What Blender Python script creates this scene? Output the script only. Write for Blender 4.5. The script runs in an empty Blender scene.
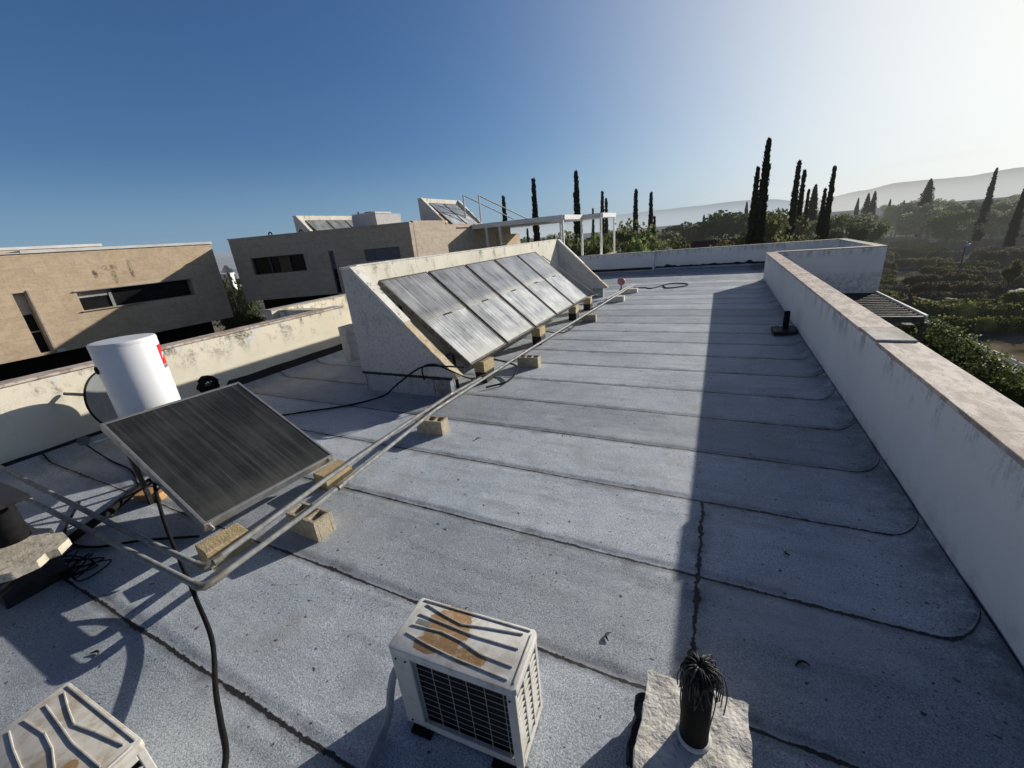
import bpy, bmesh, math, random
from mathutils import Vector, Matrix, noise as mnoise
random.seed(11)
PI = math.pi
scene = bpy.context.scene
COL = scene.collection

# ------------------------------------------------------------------ objects
def props(o, label=None, cat=None, group=None, kind=None):
    if label: o['label'] = label
    if cat: o['category'] = cat
    if group: o['group'] = group
    if kind: o['kind'] = kind
    return o

def thing(name, label, cat, loc=(0, 0, 0), rz=0.0, group=None):
    o = bpy.data.objects.new(name, None)
    o.empty_display_size = 0.1
    COL.objects.link(o)
    o.location = loc
    o.rotation_euler = (0, 0, rz)
    return props(o, label, cat, group)

def obj(name, bm, mat, parent=None, smooth=None):
    me = bpy.data.meshes.new(name)
    bmesh.ops.recalc_face_normals(bm, faces=bm.faces)
    bm.to_mesh(me)
    bm.free()
    for m in (mat if isinstance(mat, (list, tuple)) else [mat]):
        me.materials.append(m)
    if smooth is not None:
        me.polygons.foreach_set('use_smooth', [True] * len(me.polygons))
        if smooth < 180:
            try:
                me.set_sharp_from_angle(angle=math.radians(smooth))
            except Exception:
                pass
    o = bpy.data.objects.new(name, me)
    COL.objects.link(o)
    if parent is not None:
        o.parent = parent
    return o

def copy_tree(o, parent=None):
    c = o.copy()
    COL.objects.link(c)
    c.parent = parent
    for ch in [x for x in o.children]:
        copy_tree(ch, c)
    return c

# ------------------------------------------------------------------ bmesh helpers
def B():
    return bmesh.new()

def join(bm, tmp, M=None, mi=0):
    if M is not None:
        bmesh.ops.transform(tmp, matrix=M, verts=tmp.verts)
    vm = {}
    for v in tmp.verts:
        vm[v] = bm.verts.new(v.co)
    for f in tmp.faces:
        try:
            nf = bm.faces.new([vm[v] for v in f.verts])
            nf.material_index = mi if mi else f.material_index
        except ValueError:
            pass
    tmp.free()

def box(bm, x0, x1, y0, y1, z0, z1, bev=0.0, seg=2, M=None, mi=0, rough=0.0, cuts=0):
    t = bmesh.new()
    r = bmesh.ops.create_cube(t, size=1.0)
    for v in t.verts:
        v.co = Vector(((x0 + x1) / 2 + v.co.x * (x1 - x0), (y0 + y1) / 2 + v.co.y * (y1 - y0), (z0 + z1) / 2 + v.co.z * (z1 - z0)))
    if cuts:
        bmesh.ops.subdivide_edges(t, edges=t.edges[:], cuts=cuts, use_grid_fill=True)
    if bev and not cuts:
        bmesh.ops.bevel(t, geom=t.edges[:], offset=bev, segments=seg, affect='EDGES', profile=0.5)
    if rough:
        bmesh.ops.recalc_face_normals(t, faces=t.faces)
        t.normal_update()
        for v in t.verts:
            n = mnoise.noise_vector(v.co * 9.0) * rough + mnoise.noise_vector(v.co * 31.0) * rough * 0.5
            v.co += n
    join(bm, t, M, mi)

def tube(bm, pts, r, seg=8, caps=True, mi=0):
    pts = [Vector(p) for p in pts]
    n = len(pts)
    rad = r if isinstance(r, (list, tuple)) else [r] * n
    rings = []
    up = None
    for i, p in enumerate(pts):
        if i == 0: d = pts[1] - p
        elif i == n - 1: d = p - pts[-2]
        else: d = (pts[i + 1] - p).normalized() + (p - pts[i - 1]).normalized()
        if d.length < 1e-9: d = Vector((0, 0, 1))
        d.normalize()
        if up is None:
            a = Vector((0, 0, 1)) if abs(d.z) < 0.9 else Vector((1, 0, 0))
            up = (a - d * a.dot(d)).normalized()
        else:
            up = up - d * up.dot(d)
            if up.length < 1e-6:
                a = Vector((1, 0, 0)); up = a - d * a.dot(d)
            up.normalize()
        s = d.cross(up)
        rings.append([bm.verts.new(p + (up * math.cos(2 * PI * k / seg) + s * math.sin(2 * PI * k / seg)) * rad[i]) for k in range(seg)])
    for a, b in zip(rings, rings[1:]):
        for k in range(seg):
            f = bm.faces.new((a[k], a[(k + 1) % seg], b[(k + 1) % seg], b[k]))
            f.material_index = mi
    if caps:
        for rg in (rings[0], rings[-1]):
            f = bm.faces.new(rg); f.material_index = mi

def smooth_path(pts, n=6):
    P = [Vector(p) for p in pts]
    out = []
    for i in range(len(P) - 1):
        p0 = P[i - 1] if i else P[0] * 2 - P[1]
        p1, p2 = P[i], P[i + 1]
        p3 = P[i + 2] if i + 2 < len(P) else P[-1] * 2 - P[-2]
        for k in range(n):
            t = k / n
            out.append(0.5 * ((2 * p1) + (p2 - p0) * t + (2 * p0 - 5 * p1 + 4 * p2 - p3) * t * t + (3 * p1 - p0 - 3 * p2 + p3) * t ** 3))
    out.append(P[-1])
    return out

def lathe(bm, prof, seg=32, M=None, mi=0):
    t = bmesh.new()
    rings = []
    for r, z in prof:
        if r < 1e-5:
            rings.append([t.verts.new((0, 0, z))])
        else:
            rings.append([t.verts.new((r * math.cos(2 * PI * k / seg), r * math.sin(2 * PI * k / seg), z)) for k in range(seg)])
    for a, b in zip(rings, rings[1:]):
        for k in range(seg):
            if len(a) == 1 and len(b) == 1: continue
            if len(a) == 1: t.faces.new((a[0], b[k], b[(k + 1) % seg]))
            elif len(b) == 1: t.faces.new((a[k], a[(k + 1) % seg], b[0]))
            else: t.faces.new((a[k], a[(k + 1) % seg], b[(k + 1) % seg], b[k]))
    join(bm, t, M, mi)

def prism(bm, poly, a0, a1, axis='y', mi=0, M=None, bev=0.0):
    """poly = 2D outline; axis y: poly is (x,z); axis z: poly is (x,y); axis x: poly is (y,z)"""
    t = bmesh.new()
    def P(p, a):
        return {'y': (p[0], a, p[1]), 'z': (p[0], p[1], a), 'x': (a, p[0], p[1])}[axis]
    lo = [t.verts.new(P(p, a0)) for p in poly]
    hi = [t.verts.new(P(p, a1)) for p in poly]
    t.faces.new(lo); t.faces.new(hi)
    n = len(poly)
    for i in range(n):
        t.faces.new((lo[i], lo[(i + 1) % n], hi[(i + 1) % n], hi[i]))
    if bev:
        bmesh.ops.recalc_face_normals(t, faces=t.faces)
        bmesh.ops.bevel(t, geom=t.edges[:], offset=bev, segments=2, affect='EDGES', profile=0.5)
    join(bm, t, M, mi)

def wall_with_holes(bm, P0, U, L, z0, z1, holes, depth, mi=0, mi_reveal=0):
    """front skin of a wall: start P0 (x,y), unit direction U (x,y), length L; holes [(u0,u1,z0,z1)];
    makes the skin and the reveals (going inward = left normal of U)."""
    nx, ny = -U[1], U[0]
    us = sorted(set([0.0, L] + [h[0] for h in holes] + [h[1] for h in holes]))
    zs = sorted(set([z0, z1] + [h[2] for h in holes] + [h[3] for h in holes]))
    def V(u, z, d=0.0):
        return bm.verts.new((P0[0] + U[0] * u + nx * d, P0[1] + U[1] * u + ny * d, z))
    for a, b in zip(us, us[1:]):
        for c, e in zip(zs, zs[1:]):
            um, zm = (a + b) / 2, (c + e) / 2
            if any(h[0] < um < h[1] and h[2] < zm < h[3] for h in holes): continue
            bm.faces.new((V(a, c), V(b, c), V(b, e), V(a, e)))
    for h in holes:
        a, b, c, e = h
        for q in (((a, c), (b, c)), ((b, c), (b, e)), ((b, e), (a, e)), ((a, e), (a, c))):
            (ua, za), (ub, zb) = q
            bm.faces.new((V(ua, za), V(ub, zb), V(ub, zb, depth), V(ua, za, depth)))

# ------------------------------------------------------------------ materials
class NT:
    def __init__(s, name):
        s.m = bpy.data.materials.new(name)
        s.m.use_nodes = True
        s.t = s.m.node_tree
        s.t.nodes.clear()
        s.out = s.t.nodes.new('ShaderNodeOutputMaterial')
        s.bsdf = None
    def n(s, typ, **kw):
        nd = s.t.nodes.new(typ)
        for k, v in kw.items(): setattr(nd, k, v)
        return nd
    def link(s, a, b): s.t.links.new(a, b)
    def put(s, sock, v):
        if isinstance(v, bpy.types.NodeSocket): s.link(v, sock)
        elif v is not None:
            if isinstance(v, (tuple, list)) and len(v) == 3 and sock.type == 'RGBA': v = (*v, 1)
            sock.default_value = v
    def math(s, op, a, b=None, c=None, clamp=False):
        nd = s.n('ShaderNodeMath', operation=op, use_clamp=clamp)
        s.put(nd.inputs[0], a)
        if b is not None: s.put(nd.inputs[1], b)
        if c is not None: s.put(nd.inputs[2], c)
        return nd.outputs[0]
    def coord(s, which='Object'):
        return s.n('ShaderNodeTexCoord').outputs[which]
    def mapping(s, v, scale=(1, 1, 1), loc=(0, 0, 0), rot=(0, 0, 0)):
        nd = s.n('ShaderNodeMapping')
        s.link(v, nd.inputs[0])
        nd.inputs['Location'].default_value = loc
        nd.inputs['Rotation'].default_value = rot
        nd.inputs['Scale'].default_value = scale
        return nd.outputs[0]
    def noise(s, v, scale=5, detail=4, rough=0.55, dist=0.0, col=False):
        nd = s.n('ShaderNodeTexNoise')
        if v is not None: s.link(v, nd.inputs['Vector'])
        nd.inputs['Scale'].default_value = scale
        nd.inputs['Detail'].default_value = detail
        nd.inputs['Roughness'].default_value = rough
        nd.inputs['Distortion'].default_value = dist
        return nd.outputs['Color' if col else 'Fac']
    def voro(s, v, scale=5, feature='F1', out='Distance'):
        nd = s.n('ShaderNodeTexVoronoi', feature=feature)
        s.link(v, nd.inputs['Vector'])
        nd.inputs['Scale'].default_value = scale
        return nd.outputs[out]
    def ss(s, v, a, b, to0=0.0, to1=1.0):
        nd = s.n('ShaderNodeMapRange', interpolation_type='SMOOTHSTEP')
        s.put(nd.inputs[0], v)
        s.put(nd.inputs[1], a); s.put(nd.inputs[2], b)
        s.put(nd.inputs[3], to0); s.put(nd.inputs[4], to1)
        return nd.outputs[0]
    def mix(s, f, a, b, blend='MIX'):
        nd = s.n('ShaderNodeMix', data_type='RGBA', blend_type=blend)
        s.put(nd.inputs[0], f)
        s.put(nd.inputs[6], a); s.put(nd.inputs[7], b)
        return nd.outputs[2]
    def xyz(s, v):
        nd = s.n('ShaderNodeSeparateXYZ')
        s.link(v, nd.inputs[0])
        return nd.outputs
    def comb(s, x=0.0, y=0.0, z=0.0):
        nd = s.n('ShaderNodeCombineXYZ')
        for i, q in enumerate((x, y, z)): s.put(nd.inputs[i], q)
        return nd.outputs[0]
    def bump(s, h, strength=0.3, dist=0.01, normal=None):
        nd = s.n('ShaderNodeBump')
        nd.inputs['Strength'].default_value = strength
        nd.inputs['Distance'].default_value = dist
        s.link(h, nd.inputs['Height'])
        if normal is not None: s.link(normal, nd.inputs['Normal'])
        return nd.outputs[0]
    def fin(s, col, rough=0.8, metal=0.0, normal=None, spec=0.3, coat=0.0, coat_r=0.1):
        b = s.n('ShaderNodeBsdfPrincipled')
        s.put(b.inputs['Base Color'], col)
        s.put(b.inputs['Roughness'], rough)
        s.put(b.inputs['Metallic'], metal)
        s.put(b.inputs['Specular IOR Level'], spec)
        if coat:
            s.put(b.inputs['Coat Weight'], coat); s.put(b.inputs['Coat Roughness'], coat_r)
        if normal is not None: s.link(normal, b.inputs['Normal'])
        s.link(b.outputs[0], s.out.inputs[0])
        s.bsdf = b
        return s.m

def simple(name, c, c2=None, scale=6.0, rough=0.7, metal=0.0, bump=0.15, bs=60, spec=0.3, coat=0.0, dirt=None, dirt_amt=0.5):
    t = NT(name)
    o = t.coord()
    n1 = t.noise(o, scale, 5, 0.6)
    c2 = c2 or tuple(x * 0.7 for x in c)
    col = t.mix(t.ss(n1, 0.35, 0.68), c, c2)
    if dirt:
        n2 = t.noise(o, scale * 2.7, 6, 0.7)
        col = t.mix(t.math('MULTIPLY', t.ss(n2, 0.52, 0.66), dirt_amt), col, dirt)
    nb = t.noise(o, bs, 3, 0.6)
    rr = t.ss(n1, 0.2, 0.8, max(rough - 0.08, 0.02), min(rough + 0.1, 1))
    return t.fin(col, rr, metal, t.bump(nb, bump, 0.01) if bump else None, spec, coat)

def mat_membrane():
    t = NT('membrane')
    o = t.coord()
    x, y, z = t.xyz(o)
    warp = t.noise(t.mapping(o, (1, 0.15, 0)), 1.3, 3, 0.6)
    warp2 = t.noise(t.mapping(o, (1, 1, 0)), 14, 3, 0.6)
    # the sheets have rounded ends along the right parapet
    ux_ = t.math('MINIMUM', t.math('MAXIMUM', t.math('DIVIDE', t.math('SUBTRACT', x, 1.33), 0.245), 0.0), 1.0)
    gg = t.math('SUBTRACT', 1.0, t.math('SQRT', t.math('MAXIMUM', t.math('SUBTRACT', 1.0, t.math('MULTIPLY', ux_, ux_)), 0.0)))
    y = t.math('SUBTRACT', y, t.math('MULTIPLY', gg, t.math('MULTIPLY', t.ss(y, 16.5, 18.6, 1.0, 0.0), t.ss(t.noise(t.mapping(o, (0.0, 0.83, 0.0)), 0.9, 1, 0.5), 0.3, 0.7, 0.24, 0.58))))
    yw = t.math('ADD', y, t.math('MULTIPLY', t.math('SUBTRACT', warp, 0.5), 0.035))
    yw = t.math('ADD', yw, t.math('MULTIPLY', t.math('SUBTRACT', warp2, 0.5), 0.007))
    v = t.math('DIVIDE', t.math('SUBTRACT', yw, 0.70), 0.925)
    fr = t.math('FRACT', v)
    dd = t.math('MULTIPLY', t.math('MINIMUM', fr, t.math('SUBTRACT', 1.0, fr)), 0.925)
    wn = t.noise(t.mapping(o, (1, 0.3, 0)), 2.6, 4, 0.7)
    near = t.math('ADD', t.ss(y, 0.4, 2.2, 0.9, 0.75), t.ss(x, -0.2, 0.4, 0.0, 0.25))
    w = t.math('MULTIPLY', t.math('MULTIPLY', t.ss(wn, 0.3, 0.75, 0.003, 0.018), near), t.ss(t.noise(o, 24, 4, 0.8), 0.3, 0.7, 0.35, 1.7))
    seam = t.ss(dd, w, t.math('ADD', w, 0.006), 1.0, 0.0)
    # the cross joint between two rolls
    xw = t.math('ADD', x, t.math('MULTIPLY', t.math('SUBTRACT', t.noise(t.mapping(o, (0.3, 1, 0)), 5, 4, 0.7), 0.5), 0.07))
    dx = t.math('ABSOLUTE', t.math('SUBTRACT', xw, 0.03))
    wx = t.math('MULTIPLY', t.ss(t.noise(t.mapping(o, (0.3, 1, 0)), 4, 4, 0.7), 0.35, 0.7, 0.003, 0.022), t.ss(t.noise(o, 24, 4, 0.8), 0.3, 0.7, 0.4, 1.6))
    lim = t.math('MULTIPLY', t.ss(y, 3.46, 3.47, 1.0, 0.0), t.ss(y, -3, -2.9))
    vseam = t.math('MULTIPLY', t.ss(dx, wx, t.math('ADD', wx, 0.006), 1.0, 0.0), lim)
    seam = t.math('MAXIMUM', seam, vseam)
    # per strip tone
    wnn = t.n('ShaderNodeTexWhiteNoise', noise_dimensions='1D')
    t.link(t.math('FLOOR', v), wnn.inputs['W'])
    tone = t.ss(wnn.outputs['Value'], 0.0, 1.0, 0.80, 1.13)
    big = t.noise(o, 0.9, 5, 0.62)
    streak = t.noise(t.mapping(o, (0.35, 3.0, 0)), 2.2, 5, 0.65)
    gran = t.noise(o, 95, 3, 0.75)
    gran2 = t.voro(o, 210, 'F1', 'Color')
    g2 = t.xyz(gran2)[0]
    base = t.mix(t.ss(big, 0.3, 0.7), (0.43, 0.48, 0.535), (0.58, 0.625, 0.665))
    base = t.mix(t.ss(streak, 0.48, 0.75, 0, 0.55), base, (0.27, 0.285, 0.305))
    gm = t.math('ADD', t.ss(gran, 0.3, 0.7, 0.70, 1.24), t.ss(g2, 0.0, 1.0, -0.30, 0.30))
    f = t.math('MULTIPLY', tone, gm)
    base = t.mix(1.0, base, t.comb(f, f, f), 'MULTIPLY')
    # worn dark patches and brown dust along the laps
    lap = t.ss(dd, 0.0, 0.2, 1.0, 0.0)
    dn = t.noise(o, 3.3, 6, 0.72)
    base = t.mix(t.math('MULTIPLY', t.math('MULTIPLY', lap, t.ss(dn, 0.46, 0.68)), 0.62), base, (0.10, 0.095, 0.085))
    dn2 = t.noise(o, 1.5, 7, 0.75)
    base = t.mix(t.ss(dn2, 0.58, 0.76, 0.0, 0.55), base, (0.18, 0.195, 0.215))
    dn3 = t.noise(t.mapping(o, (1, 1, 0), (7, 3, 0)), 0.8, 6, 0.7)
    base = t.mix(t.ss(dn3, 0.54, 0.70, 0.0, 0.42), base, (0.36, 0.33, 0.28))
    dn4 = t.noise(t.mapping(o, (0.7, 1, 0), (17, 31, 0)), 0.55, 6, 0.72)
    base = t.mix(t.ss(dn4, 0.54, 0.66, 0.0, 0.5), base, (0.27, 0.30, 0.335))
    base = t.mix(t.ss(dn4, 0.34, 0.46, 0.35, 0.0), base, (0.72, 0.75, 0.78))
    spots = t.noise(o, 19, 2, 0.5)
    base = t.mix(t.ss(spots, 0.69, 0.72, 0.0, 0.85), base, (0.025, 0.025, 0.03))
    sp2 = t.noise(t.mapping(o, (1, 1, 0), (3, 9, 0)), 48, 2, 0.5)
    patchy = t.ss(t.noise(o, 1.1, 4, 0.6), 0.45, 0.65)
    base = t.mix(t.math('MULTIPLY', t.ss(sp2, 0.635, 0.68), patchy), base, (0.05, 0.05, 0.055))
    scr = t.noise(t.mapping(o, (9, 2.2, 0), (0, 0, 0), (0, 0, 0.5)), 2.4, 5, 0.75)
    base = t.mix(t.math('MULTIPLY', t.ss(scr, 0.64, 0.70), t.math('MULTIPLY', patchy, 0.6)), base, (0.09, 0.09, 0.095))
    # dirt along the parapet, darkened further as painted shading of the turned-up edge
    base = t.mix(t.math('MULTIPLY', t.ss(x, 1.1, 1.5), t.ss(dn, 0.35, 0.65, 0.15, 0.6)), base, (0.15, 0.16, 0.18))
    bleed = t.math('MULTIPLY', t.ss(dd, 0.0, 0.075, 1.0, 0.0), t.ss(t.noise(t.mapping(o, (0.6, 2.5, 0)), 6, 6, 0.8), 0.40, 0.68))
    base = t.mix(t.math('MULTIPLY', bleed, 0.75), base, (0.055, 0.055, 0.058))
    vb = t.math('MULTIPLY', t.math('MULTIPLY', t.ss(dx, 0.0, 0.12, 1.0, 0.0), lim), t.ss(dn, 0.42, 0.66))
    base = t.mix(t.math('MULTIPLY', vb, 0.7), base, (0.06, 0.06, 0.063))
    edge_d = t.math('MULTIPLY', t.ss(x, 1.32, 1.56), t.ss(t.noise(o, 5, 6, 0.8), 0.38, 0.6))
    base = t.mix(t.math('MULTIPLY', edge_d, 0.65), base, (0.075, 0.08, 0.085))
    # painted highlight on the upper sheet's edge and painted shade just under it
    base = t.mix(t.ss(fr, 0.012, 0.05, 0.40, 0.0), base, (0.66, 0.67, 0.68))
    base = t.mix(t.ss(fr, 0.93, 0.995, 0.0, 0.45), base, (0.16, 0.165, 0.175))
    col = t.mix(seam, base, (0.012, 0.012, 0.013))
    hb = t.math('ADD', t.math('MULTIPLY', gran, 0.5), t.math('MULTIPLY', g2, 0.5))
    nrm = t.bump(hb, 0.55, 0.006)
    step = t.math('MULTIPLY', t.ss(fr, 0.0, 0.10, 0.0, 1.0), t.ss(fr, 0.9, 1.0, 1.0, 0.6))
    nrm = t.bump(step, 0.5, 0.02, nrm)
    nrm = t.bump(t.noise(o, 5, 3, 0.5), 0.25, 0.03, nrm)
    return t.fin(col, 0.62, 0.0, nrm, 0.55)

def mat_stucco(name, c, c2, ztop, stain=(0.07, 0.07, 0.06), stain_amt=0.75, band=0.38, fine=45, bump=0.25, peel=None, streak=(7, 7, 0.9), th=0.50):
    """painted render with dark mould below the coping (object z)"""
    t = NT(name)
    o = t.coord()
    x, y, z = t.xyz(o)
    n1 = t.noise(o, 1.1, 5, 0.6)
    col = t.mix(t.ss(n1, 0.3, 0.7), c, c2)
    n0 = t.noise(o, 6.5, 6, 0.7)
    col = t.mix(t.ss(n0, 0.52, 0.8, 0.0, 0.16), col, tuple(q * 0.55 for q in c2))
    below = t.math('SUBTRACT', ztop, z)
    m1 = t.noise(o, 2.1, 7, 0.75)
    m2 = t.noise(t.mapping(o, streak), 1.6, 5, 0.7)
    bandm = t.ss(below, 0.0, band, 1.0, 0.0)
    mask = t.math('MULTIPLY', bandm, t.ss(t.math('MULTIPLY', t.math('ADD', m1, m2), 0.5), th, th + 0.11))
    spk = t.noise(o, 26, 5, 0.8)
    mask = t.math('MULTIPLY', mask, t.ss(spk, 0.3, 0.62))
    col = t.mix(t.math('MULTIPLY', mask, stain_amt), col, stain)
    low = t.ss(z, 0.0, 0.28, 0.5, 0.0)
    col = t.mix(t.math('MULTIPLY', low, t.ss(n0, 0.3, 0.7)), col, (0.22, 0.21, 0.19))
    if peel:
        pm = t.math('MULTIPLY', t.ss(t.noise(o, 2.6, 6, 0.6), 0.58, 0.6), bandm)
        col = t.mix(pm, col, peel)
    nb = t.noise(o, fine, 4, 0.7)
    nrm = t.bump(nb, bump, 0.012)
    nrm = t.bump(n1, 0.2, 0.04, nrm)
    return t.fin(col, 0.85, 0, nrm, 0.2)

def mat_coping():
    t = NT('coping_stone')
    o = t.coord()
    n1 = t.noise(t.mapping(o, (2.2, 1.0, 1)), 2.5, 6, 0.68, 0.6)
    col = t.mix(t.ss(n1, 0.42, 0.6), (0.76, 0.65, 0.54), (0.46, 0.36, 0.29))
    n2 = t.noise(t.mapping(o, (3.0, 1.0, 1)), 7, 6, 0.75)
    col = t.mix(t.ss(n2, 0.5, 0.62, 0, 0.7), col, (0.24, 0.20, 0.16))
    n3 = t.noise(o, 30, 3, 0.7)
    col = t.mix(t.ss(n3, 0.62, 0.7, 0, 0.7), col, (0.09, 0.085, 0.08))
    # joints between the slabs every 0.8 m
    y = t.xyz(o)[1]
    fr = t.math('FRACT', t.math('DIVIDE', t.math('ADD', y, 20.13), 1.15))
    col = t.mix(t.ss(t.math('ABSOLUTE', t.math('SUBTRACT', fr, 0.5)), 0.0, 0.007, 0.6, 0), col, (0.15, 0.14, 0.12))
    return t.fin(col, 0.75, 0, t.bump(t.noise(o, 55, 4, 0.7), 0.3, 0.01), 0.3)

def mat_spatter(name, c, c2):
    t = NT(name)
    o = t.coord()
    v = t.noise(t.mapping(o, (1, 1, 0.7)), 24, 4, 0.7, 0.6)
    n1 = t.noise(o, 2, 5, 0.7)
    col = t.mix(t.ss(v, 0.36, 0.5), c2, c)
    col = t.mix(t.ss(n1, 0.5, 0.75, 0, 0.45), col, tuple(q * 0.5 for q in c2))
    return t.fin(col, 0.9, 0, t.bump(t.ss(v, 0.34, 0.62), 0.6, 0.012), 0.2)

def mat_cladding(name, c, c2, L=0.6, H=0.3, stains=()):
    t = NT(name)
    o = t.coord()
    x, y, z = t.xyz(o)
    vec = t.comb(t.math('ADD', x, y), z, 0.0)
    br = t.n('ShaderNodeTexBrick')
    t.link(vec, br.inputs['Vector'])
    br.inputs['Scale'].default_value = 1.0
    br.inputs['Brick Width'].default_value = L
    br.inputs['Row Height'].default_value = H
    br.inputs['Mortar Size'].default_value = 0.006
    br.inputs['Color1'].default_value = (*c, 1)
    br.inputs['Color2'].default_value = (*c2, 1)
    br.inputs['Mortar'].default_value = (*[q * 0.74 for q in c2], 1)
    n1 = t.noise(o, 1.2, 6, 0.7)
    col = t.mix(t.ss(n1, 0.42, 0.7, 0, 0.35), br.outputs['Color'], tuple(q * 0.6 for q in c2))
    n4 = t.noise(t.mapping(o, (1, 1, 1.6)), 3.2, 4, 0.75)
    col = t.mix(t.ss(n4, 0.45, 0.62, 0, 0.45), col, (c2[0] * 0.78, c2[1] * 0.68, c2[2] * 0.58))
    n2 = t.noise(o, 7, 5, 0.7)
    col = t.mix(t.ss(n2, 0.45, 0.7, 0, 0.35), col, tuple(min(1, q * 1.25) for q in c))
    for (sx, sy, sz, ry, rz) in stains:
        a = t.math('DIVIDE', t.math('SUBTRACT', t.math('ADD', y, t.math('MULTIPLY', n2, 0.1)), sy), ry)
        b = t.math('DIVIDE', t.math('SUBTRACT', z, sz), rz)
        d = t.math('ADD', t.math('MULTIPLY', a, a), t.math('MULTIPLY', b, b))
        col = t.mix(t.math('MULTIPLY', t.ss(d, 0.1, 1.0, 0.85, 0.0), t.ss(n2, 0.38, 0.6)), col, (0.05, 0.045, 0.04))
    return t.fin(col, 0.85, 0, t.bump(n2, 0.3, 0.02), 0.25)

def mat_collector(name, c, dust, streak, amt, rough=0.25, coat=0.5, edge=None):
    """dusty glass over absorber fins; local x = across, local y = up the slope"""
    t = NT(name)
    o = t.coord()
    x, y, z = t.xyz(o)
    inf = t.n('ShaderNodeObjectInfo').outputs['Random']
    off = t.comb(t.math('MULTIPLY', inf, 37.0), t.math('MULTIPLY', inf, 11.0), 0.0)
    va = t.n('ShaderNodeVectorMath', operation='ADD'); t.link(o, va.inputs[0]); t.link(off, va.inputs[1]); o2 = va.outputs[0]
    s1 = t.noise(t.mapping(o2, (20, 0.45, 1)), 1.3, 5, 0.6)
    s2 = t.noise(t.mapping(o2, (85, 0.6, 1)), 1.0, 3, 0.6)
    blot = t.noise(o2, 1.7, 5, 0.6)
    m = t.math('ADD', t.math('MULTIPLY', t.ss(s1, 0.35, 0.72), 0.6), t.math('MULTIPLY', t.ss(s2, 0.4, 0.7), 0.3))
    m = t.math('ADD', m, t.ss(blot, 0.36, 0.7, 0.0, 0.5))
    fins = t.math('ABSOLUTE', t.math('SUBTRACT', t.math('FRACT', t.math('MULTIPLY', x, 9.0)), 0.5))
    base = t.mix(t.ss(fins, 0.40, 0.5, 0, 0.5), c, tuple(q * 0.6 for q in c))
    col = t.mix(t.math('MULTIPLY', m, amt, None, True), base, dust)
    col = t.mix(t.math('MULTIPLY', t.ss(s1, 0.58, 0.75), 0.5), col, streak)
    if edge is not None:
        e = t.ss(y, edge[0], edge[1], 0.85, 0.0)
        e = t.math('MULTIPLY', e, t.ss(blot, 0.3, 0.7, 0.4, 1.0))
        col = t.mix(e, col, edge[2])
    rr = t.ss(m, 0.0, 1.0, rough, min(rough + 0.35, 0.9))
    return t.fin(col, rr, 0, t.bump(s2, 0.05, 0.01), 0.4, coat, rough)

def mat_leaf(name, c, c2, trans=0.35, scale=0.7, tip=None, haze=0.42):
    t = NT(name)
    geo = t.n('ShaderNodeNewGeometry')
    o = t.coord()
    inf = t.n('ShaderNodeObjectInfo').outputs['Random']
    rnd = geo.outputs['Random Per Island']
    n1 = t.noise(o, scale, 4, 0.6)
    col = t.mix(t.ss(n1, 0.35, 0.65), c, c2)
    f = t.math('MULTIPLY', t.ss(rnd, 0, 1, 0.55, 1.45), t.ss(inf, 0, 1, 0.75, 1.25))
    col = t.mix(1.0, col, t.comb(f, f, f), 'MULTIPLY')
    if tip:
        z = t.xyz(o)[2]
        col = t.mix(t.math('MULTIPLY', t.ss(z, tip[1], tip[2]), t.ss(rnd, 0.2, 0.9)), col, tip[0])  # backlit sun rim painted onto the upper leaves
    d = t.n('ShaderNodeBsdfDiffuse'); t.put(d.inputs[0], col)
    tr = t.n('ShaderNodeBsdfTranslucent'); t.put(tr.inputs[0], col)
    mx = t.n('ShaderNodeMixShader'); mx.inputs[0].default_value = trans
    t.link(d.outputs[0], mx.inputs[1]); t.link(tr.outputs[0], mx.inputs[2])
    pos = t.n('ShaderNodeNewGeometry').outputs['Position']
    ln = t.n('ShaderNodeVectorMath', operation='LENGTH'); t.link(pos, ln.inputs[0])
    hz = t.n('ShaderNodeEmission'); t.put(hz.inputs[0], (0.44, 0.44, 0.41))  # aerial haze painted on as a glow that grows with distance
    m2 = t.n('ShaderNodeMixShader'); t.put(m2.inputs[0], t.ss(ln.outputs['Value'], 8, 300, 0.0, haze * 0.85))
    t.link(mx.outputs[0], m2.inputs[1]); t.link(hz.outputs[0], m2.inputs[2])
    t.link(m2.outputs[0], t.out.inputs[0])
    return t.m

def mat_haze(name, c, c2, haze, h0, h1, f0, f1, scale=0.004):
    """far land with haze painted on: a glow mixed into its surface, thicker low down"""
    t = NT(name)
    o = t.coord()
    z = t.xyz(o)[2]
    n = t.noise(t.mapping(o, (1, 1, 2.5)), scale, 8, 0.68)
    n2 = t.noise(o, scale * 7, 4, 0.7)
    col = t.mix(t.ss(t.math('ADD', t.math('MULTIPLY', n, 0.6), t.math('MULTIPLY', n2, 0.4)), 0.4, 0.62), c, c2)
    d = t.n('ShaderNodeBsdfDiffuse'); t.put(d.inputs[0], col)
    e = t.n('ShaderNodeEmission'); t.put(e.inputs[0], haze); e.inputs[1].default_value = 1.0  # surface glow standing in for haze in the air
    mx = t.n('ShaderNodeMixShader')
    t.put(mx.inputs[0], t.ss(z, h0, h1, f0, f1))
    t.link(d.outputs[0], mx.inputs[1]); t.link(e.outputs[0], mx.inputs[2])
    t.link(mx.outputs[0], t.out.inputs[0])
    return t.m

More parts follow.
